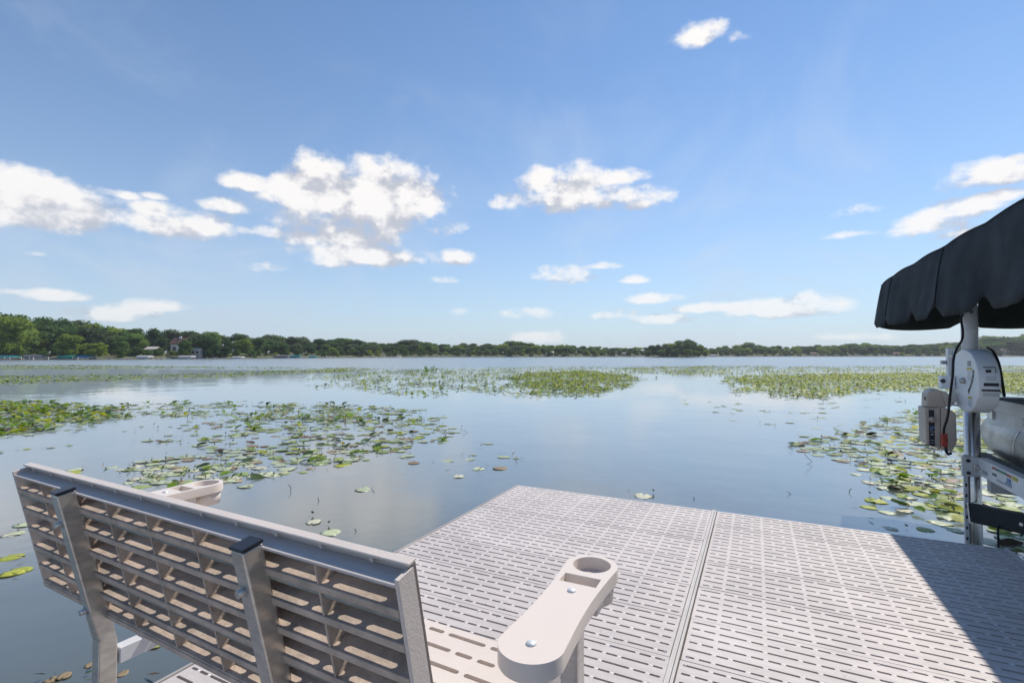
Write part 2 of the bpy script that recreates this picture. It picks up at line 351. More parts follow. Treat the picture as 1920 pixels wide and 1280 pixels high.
# ------------------------------------------------------------------ far shore
DK = [(-400,130),(0,136),(150,140),(300,150),(450,172),(600,205),(800,250),(1000,265),(1200,285),(1400,320),(1700,335),(1920,330),(2400,330)]
TOP = [(-400,560),(-60,574),(0,579),(25,584),(60,592),(75,589),(100,597),(125,595),(150,600),(185,606),(230,605),(260,613),(290,613),(330,618),(390,618),(430,628),(445,622),(490,625),(520,629),(590,633),(655,634),(700,643),(730,641),(760,637),(795,638),(830,643),(880,644),(930,644),(960,637),(985,642),(1045,645),(1080,647),(1130,650),(1200,650),(1330,652),(1350,650),(1375,647),(1410,642),(1440,648),(1480,649),(1520,645),(1560,647),(1600,645),(1630,641),(1660,646),(1700,645),(1740,645),(1780,641),(1800,637),(1850,631),(1890,628),(1920,626),(2400,600)]
def lin(tab, x):
    return float(np.interp(x, [a for a, _ in tab], [b_ for _, b_ in tab]))
HZ = 640 + F*math.tan(PITCH)
def shore():
    mb = MB(); prof = [(-1.2,-1.6),(0,-0.05),(0.8,0.35),(4,0.9),(14,1.3),(40,1.9),(90,2.6),(260,3.0)]
    xs = list(range(-400, 2401, 20)); vs = []
    for px in xs:
        D = lin(DK, px)
        k = 1.0 + max(0, (px-1750)/170.0)*1.3
        for (dd, h) in prof:
            p = at_depth(px, HZ, D+dd); w = max(0, h)
            vs.append((p.x, p.y, WATER + (h*k if dd > 4 else h) + 0.12*math.sin(px*0.09+dd)))
    n = len(prof); fs = []
    for i in range(len(xs)-1):
        for j in range(n-1): fs.append((i*n+j, (i+1)*n+j, (i+1)*n+j+1, i*n+j+1))
    mb.add(vs, fs, 0, True); o = mb.build('shore_land', MT['shore']); o['kind'] = 'structure'
    # island ground
    c = at_depth(1262, HZ, 246); mb = MB(); vs = [(c.x, c.y, WATER+1.0)]
    for k in range(24):
        a = 2*math.pi*k/24; vs.append((c.x+15.5*math.cos(a)*(1+.1*math.sin(3*a)), c.y+8*math.sin(a), WATER-0.3))
    mb.add(vs, [(0, 1+k, 1+(k+1)%24) for k in range(24)], 0, True)
    o = mb.build('island_land', MT['shore']); o['kind'] = 'structure'
    # lawn on the slope by the white houses
    mb = MB()
    vs = []
    for px in range(376, 462, 6):
        D = lin(DK, px)
        for dd, h in ((5,1.15),(12,1.7),(24,2.6)):
            p = at_depth(px, HZ, D+dd); vs.append((p.x, p.y, WATER+h+.1+0.15*math.sin(px*.2+dd)))
    m_ = len(vs)//3
    mb.add(vs, [(i*3+j, (i+1)*3+j, (i+1)*3+j+1, i*3+j+1) for i in range(m_-1) for j in range(2)], 0, True)
    o = mb.build('lawn', MT['lawn']); o['kind'] = 'structure'
shore()

def crown_mesh(seed, mt, h=10.0, wide=0.42, lobes=13, leaves=2300, conic=False, lsize=0.40):
    """leaf clumps spread through the outer part of many overlapping lobes; unit: metres, base z=0"""
    r = np.random.default_rng(seed); L = []
    for i in range(lobes):
        zf = r.uniform(0.30, 0.90) if i else 0.62
        prof = math.sin(math.pi*min(1, max(0.05, (zf-0.12)/0.92)))**0.6
        a = r.uniform(0, 2*math.pi); rad = wide*h*prof*r.uniform(0.15, 0.72)
        if conic: rad = wide*h*(1.02-zf)*r.uniform(0.2, .8)
        s_ = h*r.uniform(0.12, 0.21)*(1.25 if i == 0 else 1)*(0.75+.35*prof)
        L.append((rad*math.cos(a), rad*math.sin(a), zf*h, s_*r.uniform(1.0, 1.35), s_*r.uniform(0.7, 0.95)))
    for i in range(5):
        a = r.uniform(0, 2*math.pi); L.append((wide*h*.45*math.cos(a), wide*h*.45*math.sin(a), h*r.uniform(.18,.3), h*.15, h*.13))
    L = np.array(L); w = L[:,3]**2; idx = r.choice(len(L), leaves, p=w/w.sum())
    d = r.normal(size=(leaves,3)); d /= np.linalg.norm(d, axis=1)[:,None]
    rr = r.uniform(0.55, 1.08, leaves)**0.6
    sc = np.stack([L[idx,3], L[idx,3], L[idx,4]], 1)
    P = L[idx,:3] + d*sc*rr[:,None]
    nrm = d + r.normal(scale=0.55, size=(leaves,3)); nrm /= np.linalg.norm(nrm, axis=1)[:,None]
    t1 = np.cross(nrm, r.normal(size=(leaves,3))); t1 /= np.linalg.norm(t1, axis=1)[:,None]; t2 = np.cross(nrm, t1)
    s1 = (lsize*h/10*r.uniform(0.5, 1.25, leaves))[:,None]; s2 = s1*r.uniform(0.5, 0.9, leaves)[:,None]
    V = np.stack([P-t1*s1, P-t2*s2*.8+nrm*s1*.15, P+t1*s1, P+t2*s2], 1).reshape(-1,3)
    Fc = np.arange(leaves*4).reshape(-1,4).tolist(); V = V.tolist()
    # solid core lobes added inside the crown to block light
    ico = bmesh.new(); bmesh.ops.create_icosphere(ico, subdivisions=2, radius=1.0)
    iv = np.array([v.co[:] for v in ico.verts]); ifc = [[v.index for v in f.verts] for f in ico.faces]; ico.free()
    for (x, y, z, a, b_) in L:
        k = len(V); jit = 0.72*(1+0.18*r.normal(size=(len(iv),1)))
        V += (iv*jit*np.array([a,a,b_])*.92 + np.array([x,y,z])).tolist(); Fc += [[i+k for i in f] for f in ifc]
    me = bpy.data.meshes.new('crown'); me.from_pydata(V, [], Fc); me.materials.append(mt); me.update(); return me
def trunk_mesh(seed, h=10.0):
    r = random.Random(seed); mb = MB()
    mb.tube([(0,0,-0.6),(0.05,0,h*.2),(0.15*r.uniform(-1,1),.1,h*.45),(0.2*r.uniform(-1,1),0,h*.75)], [h*.028,h*.022,h*.016,h*.006], 7)
    for k in range(4):
        a = r.uniform(0,6.28); z0 = h*r.uniform(.25,.45)
        mb.tube([(0.05,0,z0),(math.cos(a)*h*.12, math.sin(a)*h*.12, z0+h*.14),(math.cos(a)*h*.24, math.sin(a)*h*.24, z0+h*.25)], [h*.012,h*.008,h*.003], 5)
    me = bpy.data.meshes.new('trunk'); me.from_pydata(mb.v, [], mb.f); me.materials.append(MT['bark']); me.update(); return me
CR = {}
for k, (mt, sd_) in enumerate((('tree0',11),('tree0',12),('tree1',13),('tree1',14),('tree2',15),('tree3',16),('tree0',17),('tree1',18))):
    CR.setdefault(mt, []).append(crown_mesh(sd_, MT[mt]))
TRK = [trunk_mesh(i) for i in range(3)]
BUSH = {m_: crown_mesh(40+i, MT[m_], h=3.0, wide=0.55, lobes=8, leaves=700, lsize=0.55) for i, m_ in enumerate(('tree0','tree1','tree2'))}
KINDLAB = {'tree0': ('mid green leafy tree', 'green'), 'tree1': ('dark green oak-like tree', 'dark'), 'tree2': ('bright yellow-green tree', 'bright'), 'tree3': ('dull grey-green tree', 'grey')}
NT = [0]
MARKS = [(-400,'left edge of view'),(8,'teal canopy lift'),(62,'dark grey canopy lift'),(121,'green canopy lift'),(153,'blue canopy lift'),(215,'bare bank right of the blue lift'),(266,'half hidden white building'),(333,'red roofed white house'),(386,'bright lawn'),(437,'gabled white house'),(480,'bank right of the lawn'),(540,'pair of grey lifts'),(585,'small teal lift'),(640,'bank left of the grey house'),(680,'grey lakeside house'),(745,'tiny white lift'),(805,'bluff house'),(850,'gap right of the bluff'),(882,'hipped roof house'),(918,'long pale house'),(950,'dark red house'),(990,'bank left of the white cottage'),(1031,'white cottage'),(1080,'bank right of the white cottage'),(1130,'wooded bank before the island'),(1172,'pair of houses by the island'),(1262,'island'),(1338,'white lift by the island'),(1400,'bank right of the island'),(1480,'brown roofed house'),(1526,'dark roofed house'),(1580,'bank below the clouds'),(1640,'bank left of the canopy'),(1683,'red-brown house'),(1740,'bank below the canopy corner'),(1800,'winch post'),(1885,'hill house')]
def put_tree(px, D, ytop, kind, where, group, zg=None, wf=1.0, name='tree', lab=None):
    p = at_depth(px, HZ, D); ztop = CAM.z + (HZ-ytop)/F*D
    zg = WATER + 0.6 if zg is None else zg
    h = max(2.5, ztop - zg)
    NT[0] += 1
    mk = min(MARKS, key=lambda m_: abs(m_[0]-px)); rowt = 'back row' if 'back row' in where else 'front row' if 'front row' in where else ''
    isl = 'island' in where and 'shore' not in where
    if isl: wtxt = 'on the small island, ' + ('left end' if px < 1245 else 'middle' if px < 1285 else 'right end') + (', low at the water' if D < 244 else '')
    else: wtxt = rowt + (' left of the ' if px < mk[0]-5 else ' right of the ' if px > mk[0]+5 else ' behind the ') + mk[1]
    o = thing(name, lab or '%s, %s' % (KINDLAB[kind][0], wtxt), 'tree', (p.x, p.y, zg), random.uniform(0, 6.28), group)
    me = random.choice(CR[kind]); s_ = h/10.6
    c = bpy.data.objects.new('crown', me); COL.objects.link(c); c.parent = o; c.scale = (s_*wf, s_*wf*random.uniform(.9,1.1), s_)
    tk = bpy.data.objects.new('trunk', random.choice(TRK)); COL.objects.link(tk); tk.parent = o; tk.scale = (s_,s_,s_)
    return o
def ground_h(px, dd):
    k = 1.0 + max(0, (px-1750)/170.0)*1.3
    return WATER + float(np.interp(dd, [0,.8,4,14,40,90,260], [0,.35,.9,1.3*k,1.9*k,2.6*k,3.0*k])) - .1
def skyline():
    x = -120
    gaps = [(298,362),(390,455),(262,292),(120,128)]
    while x < 2040:
        D = lin(DK, x)
        if x < 600: where, grp, step = ('on the left shore', 'trees along the left shore', 24)
        elif x < 1215: where, grp, step = ('on the far middle shore', 'trees along the far middle shore', 14)
        elif x < 1335: where, grp, step = ('on the far shore behind the island', 'trees behind the island', 15)
        else: where, grp, step = ('on the far right shore', 'trees along the far right shore', 14)
        yt = lin(TOP, x); H = HZ - yt
        wts = [.36,.27,.24,.13]
        kinds = ['tree0','tree1','tree2','tree3']
        # back row sets the skyline
        dd = random.uniform(30, 44); kd = random.choices(kinds, wts)[0]
        put_tree(x+random.uniform(-4,4), D+dd, yt + random.uniform(-2.0, H*.10), kd, where+' in the back row', grp+', back row', ground_h(x,dd), random.uniform(1.0,1.2)*(1.05 if x < 300 else 1.3 if x < 600 else 1.5))
        # middle row
        kd = random.choices(kinds, wts)[0]
        if not any(a-4 < x+step*.5 < b_+4 for a, b_ in gaps):
            dd = random.uniform(10, 20)
            put_tree(x+step*.5+random.uniform(-5,5), D+dd, yt + H*random.uniform(0.14, 0.42), kd, where+' in the front row', grp+', front row', ground_h(x,dd), random.uniform(1.0,1.25)*(1.05 if x < 300 else 1.3 if x < 600 else 1.45))
        x += step*random.uniform(.8,1.2)
skyline()
# single trees one can tell apart
put_tree(8, 138, 585, 'tree2', '', 'x', wf=1.0, lab='tall light green tree at the left edge of the far shore')['group'] = 'tall shore trees'
put_tree(125, 139, 622, 'tree2', '', 'x', wf=1.1, lab='round yellow-green tree beside the blue boat canopy')['group'] = 'tall shore trees'
put_tree(178, 140, 640, 'tree2', '', 'x', wf=1.6, lab='low spreading bright tree at the water right of the blue boat canopy')['group'] = 'tall shore trees'
put_tree(386, 163, 626, 'tree1', '', 'x', wf=1.0, lab='dark oak with bare trunk standing on the bright lawn')['group'] = 'tall shore trees'
put_tree(395, 166, 628, 'tree1', '', 'x', wf=1.0, lab='second dark oak on the lawn, just right of the first')['group'] = 'tall shore trees'
put_tree(425, 170, 634, 'tree1', '', 'x', wf=.8, lab='narrow dark tree between the two white houses')['group'] = 'tall shore trees'
put_tree(345, 157, 636, 'tree0', '', 'x', wf=.9, lab='mid green tree in front of the red roofed white house')['group'] = 'tall shore trees'
for o in list(scene.objects):
    if o.get('group') == 'tall shore trees': del o['group']
# island
for i, (px, yt, kd, w) in enumerate(((1222,646,'tree1',1.1),(1236,645,'tree1',1.2),(1250,643,'tree0',1.2),(1262,640,'tree2',1.1),(1275,637,'tree0',1.2),(1288,634.5,'tree1',1.2),(1299,638,'tree1',1.1),(1310,644,'tree2',1.1),(1322,654,'tree2',1.3),(1240,653,'tree0',1.4),(1265,652,'tree0',1.5),(1290,653,'tree2',1.5),(1306,655,'tree0',1.4),(1215,655,'tree1',1.4))):
    put_tree(px, 246+(-4 if i > 8 else 2), yt, kd, 'on the small island', 'trees on the small island', WATER+.2, w)
def bushes():
    x = -110; k = 0
    while x < 2030:
        D = lin(DK, x)
        if not (1215 < x < 1325):
            p = at_depth(x+random.uniform(-4,4), HZ, D+random.uniform(2.0,7.5)); kd = random.choice(('tree0','tree1','tree0','tree2'))
            o = bpy.data.objects.new('bush', BUSH[kd]); COL.objects.link(o); o.location = (p.x, p.y, WATER+.2)
            s_ = random.uniform(.6,1.25)*(1.0 if x < 600 else 1.2); o.scale = (s_*random.uniform(1,1.6), s_*1.2, s_); o.rotation_euler.z = random.uniform(0,6.28)
            side = 'left shore' if x < 600 else ('middle shore' if x < 1330 else 'right shore')
            tag(o, {'tree0':'mid green','tree1':'dark green','tree2':'yellow-green'}[kd]+' waterside bush by the '+min(MARKS, key=lambda m_: abs(m_[0]-x))[1], 'bush', 'waterside bushes on the far shore')
        x += random.uniform(12, 26) if x < 600 else random.uniform(10, 16)
bushes()

def house(px, D, y0, y1, wpx, wall, roof, label, chim=False, gable=True, zoff=0):
    """y0: ridge pixel row, y1: base pixel row"""
    k = D/F; p = at_depth(px, HZ, D); zb = CAM.z + (HZ-y1)*k; zt = CAM.z + (HZ-y0)*k
    w = wpx*k; H = zt-zb; dp = w*.7
    t_ = thing('house', label, 'house', (p.x, p.y, zb), -YAW*-1*-1)
    eave = H*.58
    mb = MB(); mb.box(-w/2, w/2, 0, dp, -1.5, eave); mb.build('wall', wall, t_)
    mb = MB()
    if gable:
        mb.prism([(-w/2-.3,-.4,eave+.003),(w/2+.3,-.4,eave+.003),(w/2+.1,dp/2,H),(-w/2-.1,dp/2,H)], (0,0,.25)); mb.prism([(-w/2-.3,dp+.4,eave+.003),(w/2+.3,dp+.4,eave+.003),(w/2+.1,dp/2,H),(-w/2-.1,dp/2,H)], (0,0,.25))
        mb.prism([(-w/2,0.05,eave+.01),(-w/2,dp-.05,eave+.01),(-w/2+.02,dp/2,H-.1)], (.2,0,0)); mb.prism([(w/2-.2,0.05,eave+.01),(w/2-.2,dp-.05,eave+.01),(w/2-.22,dp/2,H-.1)], (.2,0,0))
    else:
        mb.prism([(-w/2-.3,-.3,eave+.003),(w/2+.3,-.3,eave+.003),(0,-.3,H)], (0,dp+.6,0))
    rf = mb.build('roof', roof, t_)
    if chim: MB().box(-w*.1, w*.05, dp*.4, dp*.55, H*.7, H*1.14).build('chimney', MT['hwall'], rf)
    nwin = max(2, int(w/2.2))
    for r_ in range(2 if eave > 3.6 else 1):
        for i in range(nwin):
            cx = -w/2 + w*(i+.5)/nwin; z0 = eave*(0.22 + .48*r_) if eave > 3.6 else eave*.3
            f = MB().box(cx-.62, cx+.62, -.06, .02, z0-.08, z0+1.32).build('window', MT['hwall'] if wall is not MT['hwall'] else MT['hroof2'], t_)
            MB().box(cx-.5, cx+.5, -.09, -.061, z0, z0+1.2).build('pane', MT['glass'], f)
    t_.rotation_euler.z = -YAW
    return t_
house(333,166,634,662,26,MT['hwall'],MT['hroof'],'white house with a dark red roof and white chimney behind trees on the left shore',True,True)
house(366,160,654,664,15,MT['hwall2'],MT['hroofw'],'low tan outbuilding right of the red roofed house')
house(416,188,645,661,11,MT['hwall'],MT['hroof2'],'narrow white gabled house above the lawn',False,False)
house(437,186,648,661,18,MT['hwall'],MT['hroof'],'white house with dark gabled roof above the lawn',False,False)
house(282,158,651,663,20,MT['hwall'],MT['hroofw'],'white building half hidden by trees above the white boat canopy')
house(680,236,657,668,22,MT['hwall2'],MT['hroof2'],'grey lakeside house low in the trees of the middle shore')
house(805,276,651,660,16,MT['hwall2'],MT['hroof'],'brown house high on a wooded bluff')
house(882,270,654,665,18,MT['hwall2'],MT['hroof2'],'house with steep grey hipped roof among trees')
house(918,272,660,667,16,MT['hwall'],MT['hroof2'],'long low pale house right of the hipped roof house')
house(950,272,660,667,15,MT['hroof'],MT['hroof2'],'low dark red house near the middle of the shore')
house(1031,274,659,667,15,MT['hwall'],MT['hroofw'],'small white cottage with pale roof by the water')
house(1166,286,661,668,14,MT['hwall'],MT['hroof2'],'white house with dark windows left of the island')
house(1178,288,658,668,10,MT['hwall'],MT['hroof2'],'white gabled house immediately left of the island',False,False)
house(1480,330,660,667,16,MT['hwall2'],MT['hroof'],'brown roofed house on the far right shore')
house(1526,332,661,667,13,MT['hwall2'],MT['hroof'],'dark roofed house second from the island on the right shore')
house(1683,338,661,668,13,MT['hwall2'],MT['hroof'],'red-brown house near the dock lift side of the far shore')
house(1885,338,654,662,14,MT['hwall2'],MT['hroof'],'brown house on the wooded hill right of the lift post')

def shore_lift(px, wpx, ytop, cm, label, D=None, hull=True):
    D = D or lin(DK, px)-2.5; k = D/F; p = at_depth(px, HZ, D); w = wpx*k; zt = CAM.z + (HZ-ytop)*k - WATER
    t_ = thing('shore_boat_lift', label, 'boat lift', (p.x, p.y, WATER), -YAW, 'covered boat lifts along the far shore')
    prof = [(-.0,.0),(.12,.34),(.9,.5),(1.7,.5),(2.5,.34),(2.62,0)]
    mb = MB(); n = len(prof)
    mb.add([(-w/2, y, zt-.5+z) for y, z in prof]+[(w/2, y, zt-.5+z) for y, z in prof], [(i,i+1,n+i+1,n+i) for i in range(n-1)], 0, True)
    mb.add([(-w/2, y, zt-.5+z) for y, z in prof], [tuple(range(n))]); mb.add([(w/2, y, zt-.5+z) for y, z in prof], [tuple(range(n))])
    mb.box(-w/2-.03,w/2+.03,-.05,0.0,zt-.85,zt-.45)
    mb.build('canopy', MT[cm], t_, fix=False)
    for sx in (-1,1):
        for y in (.15,2.45):
            MB().tube([(sx*w*.38,y,-1.2),(sx*w*.38,y,zt-.46)], .055, 6).build('post', MT['alu_w'], t_)
    if hull:
        h = thing('moored_boat', 'boat resting under the '+label.split(' ')[0]+' shore canopy'+(' ' + label.split(' ',1)[1] if False else ''), 'boat', (p.x, p.y, WATER), -YAW, 'boats under the shore lifts')
        mb = MB(); L_ = w*.42
        mb.prism([(-L_,.4,.12),(L_*.8,.4,.12),(L_*1.05,.5,.55),(-L_,.4,.55)], (0,1.7,0)); mb.build('hull', MT['hull'], h)
        MB().box(-L_*.4,L_*.15,.7,1.8,.553,.8).build('seat', MT['c_white'], h)
        h['label'] = 'pale boat parked under the '+label
    return t_
shore_lift(8,28,666.5,'c_teal','teal canopy lift at the left edge of the far shore')
shore_lift(62,40,665.5,'c_grey','long dark grey canopy lift on the left shore')
shore_lift(121,28,666,'c_green','green canopy lift left of the blue one')
shore_lift(153,23,666,'c_blue','blue canopy lift on the left shore')
shore_lift(266,22,666.5,'c_white','white canopy lift below the half hidden white building')
shore_lift(346,24,666.5,'c_white','white canopy lift below the red roofed house')
shore_lift(443,18,668,'c_white','small white canopy lift below the lawn')
shore_lift(527,24,665.8,'c_grey','grey canopy lift, left one of the pair past the lawn')
shore_lift(552,18,666,'c_teal','teal-grey canopy lift, right one of the pair past the lawn')
shore_lift(585,12,667,'c_teal','small dark teal canopy lift near the middle shore')
shore_lift(745,9,668,'c_white','tiny white canopy lift on the middle shore')
shore_lift(1338,9,664.5,'c_white','white roofed lift at the right end of the island',D=262,hull=False)
for i, px in enumerate((20,95,165,620,700,725,968,1145,1190,1466,1536,1568,1600,1626,1700,1735)):
    D = lin(DK, px)-3; p = at_depth(px, HZ, D)
    t_ = thing('shore_dock', 'small pale dock by the '+min(MARKS, key=lambda m_: abs(m_[0]-px))[1], 'dock', (p.x,p.y,WATER), -YAW+random.uniform(-.2,.2), 'small docks on the far shore')
    MB().box(-.7,.7,-5,4,.32,.45).build('deck', MT['pier'], t_)
    for y in (-4.6,-1,2.5):
        MB().tube([(-.66,y,-1.5),(-.66,y,.7)], .05, 5).build('post', MT['alu_w'], t_); 
        MB().tube([(.66,y,-1.5),(.66,y,.7)], .05, 5).build('post', MT['alu_w'], t_)
def rocks():
    mb = MB(); ico = [(0,0,1),(.9,0,.4),(.28,.85,.4),(-.72,.53,.4),(-.72,-.53,.4),(.28,-.85,.4),(.72,.53,-.4),(-.28,.85,-.4),(-.9,0,-.4),(-.28,-.85,-.4),(.72,-.53,-.4)]
    fc = [(0,1,2),(0,2,3),(0,3,4),(0,4,5),(0,5,1),(1,6,2),(2,6,7),(2,7,3),(3,7,8),(3,8,4),(4,8,9),(4,9,5),(5,9,10),(5,10,1),(1,10,6)]
    for _ in range(900):
        px = random.uniform(-100,2000)
        if 1215 < px < 1325: continue
        p = at_depth(px, HZ, lin(DK, px)+random.uniform(-.6,1.6)); s_ = random.uniform(.15,.5)
        mb.add([(p.x+x*s_*1.5, p.y+y*s_, WATER+.1+z*s_*.7) for x,y,z in ico], fc)
    o = mb.build('shore_stones', MT['rock'], fix=False); tag(o, 'band of grey stones along the far waterline', 'stones', None, 'stuff')
rocks()

# ------------------------------------------------------------------ lily pads
def inpoly(P, poly):
    x, y = P[:,0], P[:,1]; ins = np.zeros(len(P), bool); n = len(poly)
    for i in range(n):
        x1,y1 = poly[i]; x2,y2 = poly[(i+1)%n]
        c = ((y1 > y) != (y2 > y)) & (x < (x2-x1)*(y-y1)/(y2-y1+1e-12)+x1); ins ^= c
    return ins
def vnoise(P, sc, seed):
    r = np.random.default_rng(seed); out = np.zeros(len(P))
    for k in range(10):
        a = r.uniform(0, 2*np.pi); f_ = r.uniform(.5, 2.2)/sc; out += np.sin((P[:,0]*np.cos(a)+P[:,1]*np.sin(a))*f_*2*np.pi + r.uniform(0,6.28))/ (0.7+f_*sc*.5)
    return out/3.2
# polygon in photo pixels on the water, density of pads, density of raised leaves, noise scale (m), noise threshold, palettes
FIELDS = [
 ('left', [(-160,752),(60,754),(150,757),(232,768),(215,788),(150,796),(110,808),(30,815),(-160,842)], 16, 22, 1.5, -.55, (.35,.3,.3,.05), (.3,.45,.25)),
 ('left', [(-160,815),(110,800),(180,815),(120,845),(-160,850)], 2.0, .2, 1.2, .1, (.75,.1,.05,.1), (.4,.4,.2)),
 ('middle', [(230,758),(420,754),(560,756),(680,762),(745,775),(700,790),(560,800),(400,800),(270,782)], 20, 10.0, 1.2, 0.0, (.40,.35,.15,.1), (.35,.45,.2)),
 ('middle', [(560,760),(760,764),(840,800),(868,822),(790,840),(690,862),(560,860),(470,850),(520,810)], 24, 8.0, .9, -.1, (.45,.32,.15,.08), (.35,.45,.2)),
 ('middle', [(240,800),(430,788),(560,800),(560,850),(470,870),(300,850),(255,820)], 12, 2.0, .9, .0, (.6,.2,.08,.12), (.5,.3,.2)),
 ('middle', [(240,868),(330,855),(470,846),(600,852),(690,858),(600,880),(520,892),(440,908),(310,925),(240,912)], 24, 3.2, .9, -.6, (.72,.14,.04,.1), (.5,.4,.1)),
 ('middle', [(700,790),(1000,806),(1000,830),(870,840),(760,820)], 1.3, .15, 1.4, .1, (.8,.1,.05,.05), (.4,.4,.2)),
 ('centre', [(600,705),(700,699),(900,698),(1100,695),(1195,703),(1180,722),(1120,736),(1000,744),(850,744),(700,738),(620,722)], 8, 5.5, 3.2, -.35, (.35,.35,.22,.08), (.35,.35,.3)),
 ('centre', [(985,700),(1100,695),(1190,705),(1170,728),(1120,738),(1000,744),(960,730)], 8, 18, 3.0, -.6, (.1,.3,.55,.05), (.25,.35,.4)),
 ('centre', [(540,690),(800,692),(1000,688),(1330,686),(1330,700),(1180,700),(1000,697),(700,700),(560,697)], 5, 3.0, 5, -.25, (.45,.25,.25,.05), (.3,.4,.3)),
 ('strip', [(-200,708),(300,703),(560,694),(665,689),(662,697),(500,704),(250,713),(0,721),(-200,726)], 12, 4.5, 4, -.9, (.5,.2,.28,.02), (.3,.4,.3)),
 ('strip', [(-200,684),(150,684.5),(330,687),(560,689),(560,691),(250,691),(100,693),(-200,694)], 10, 3, 6, -.5, (.45,.2,.33,.02), (.3,.4,.3)),
 ('right', [(1358,708),(1430,703),(1560,701),(1800,699),(2100,700),(2100,742),(1900,738),(1760,730),(1640,733),(1540,744),(1480,746),(1400,730)], 9, 20, 3.5, -.7, (.06,.3,.6,.04), (.2,.35,.45)),
 ('right', [(1170,690),(1330,686),(1600,688),(1700,686),(2100,685),(2100,698),(1700,697),(1500,701),(1360,706),(1220,702)], 6, 5.0, 4.5, -.2, (.3,.3,.33,.07), (.25,.4,.35)),
 ('thin', [(1240,750),(1500,748),(1740,745),(1740,790),(1600,812),(1420,800),(1280,778)], 1.6, .25, 2, .1, (.6,.2,.15,.05), (.3,.4,.3)),
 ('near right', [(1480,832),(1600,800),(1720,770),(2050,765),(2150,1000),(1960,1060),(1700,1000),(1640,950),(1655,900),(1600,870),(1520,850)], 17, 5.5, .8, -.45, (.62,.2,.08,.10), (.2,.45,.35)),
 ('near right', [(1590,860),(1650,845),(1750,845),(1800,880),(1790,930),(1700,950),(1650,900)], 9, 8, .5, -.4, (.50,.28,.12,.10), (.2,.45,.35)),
]
def depth_of(x, y): return (x-CAM.x)*_s + (y-CAM.y)*_c
flat = []; up = []
for fi, (zone_, poly, dn, du, ns, th, pal, pal2) in enumerate(FIELDS):
    W_ = [on_z(x, y, WATER) for x, y in poly]; W2 = [(p.x, p.y) for p in W_]
    a = np.array(W2); lo = a.min(0); hi = a.max(0); area = np.prod(hi-lo)
    for kind, den, lst, pl in (('f', dn, flat, pal), ('u', du, up, pal2)):
        n = int(area*den*(((2.4 if zone_ != 'near right' else 1.9) if kind == 'f' else 1.6) if zone_ in ('middle','left','near right') else 1.4))
        P = rng.uniform(lo, hi, (n, 2)); dj = float(np.clip(depth_of(*a.mean(0))*.04, .12, 2.0))
        J = P + dj*np.stack([vnoise(P, dj*3.0, fi+50), vnoise(P, dj*3.0, fi+90)], 1) + rng.normal(scale=dj*.3, size=P.shape)
        P = P[inpoly(J, W2)]
        P = P[vnoise(P, ns, fi*3) - (.28 if zone_ == 'middle' else 0) + .5*vnoise(P, ns*.35, fi+7)*(zone_ == 'middle') + rng.normal(scale=.25, size=len(P)) > th + (0.1 if kind == 'u' else 0)]
        pc = rng.choice(len(pl), len(P), p=np.array(pl)/sum(pl))
        for (x, y), c_ in zip(P, pc): lst.append((x, y, int(c_), zone_))
# pads one can see singly in the open water
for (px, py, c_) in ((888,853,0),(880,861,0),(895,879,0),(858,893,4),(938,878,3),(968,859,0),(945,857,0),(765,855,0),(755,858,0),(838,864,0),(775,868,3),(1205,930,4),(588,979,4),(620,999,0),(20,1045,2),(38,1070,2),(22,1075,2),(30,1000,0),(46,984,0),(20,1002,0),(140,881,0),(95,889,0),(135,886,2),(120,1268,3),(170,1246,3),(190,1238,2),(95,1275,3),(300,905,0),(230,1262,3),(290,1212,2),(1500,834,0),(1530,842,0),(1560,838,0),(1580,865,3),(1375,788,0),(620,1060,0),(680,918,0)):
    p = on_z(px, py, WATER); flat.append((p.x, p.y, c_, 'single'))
def pad_shape(seed, n=14, notch=True, r=1.0):
    q = random.Random(seed); v = []
    e = q.uniform(.78,.95); wob = q.uniform(0,6)
    for i in range(n):
        a = 2*math.pi*(i+.5)/n; rr = r*(1+.05*math.sin(3*a+wob)+.04*q.uniform(-1,1))
        v.append((rr*math.cos(a), rr*e*math.sin(a), .03*math.sin(2*a+wob)+.02*q.uniform(-1,1)))
    if notch: v.append((r*.25, 0, -.01))
    return v
def pad_mesh(seed, m_):
    o = pad_shape(seed, 18); n = len(o); mb = MB(); c = (-.02,0,.015)
    mid = [(x*.6, y*.6, z*.5+.012) for x,y,z in o]
    vs = [c]+mid+o; fs = [(0,1+i,1+(i+1)%n) for i in range(n)]+[(1+i,1+n+i,1+n+(i+1)%n,1+(i+1)%n) for i in range(n)]
    # thin rim below
    vs += [(x*.985,y*.985,z-.03) for x,y,z in o]; fs += [(1+n+i,1+2*n+i,1+2*n+(i+1)%n,1+n+(i+1)%n) for i in range(n)]
    mb.add(vs, fs, 0, True); me = bpy.data.meshes.new('lily_pad'); me.from_pydata(mb.v, [], mb.f)
    me.polygons.foreach_set('use_smooth', [True]*len(mb.f)); me.materials.append(MT[m_]); me.update(); return me
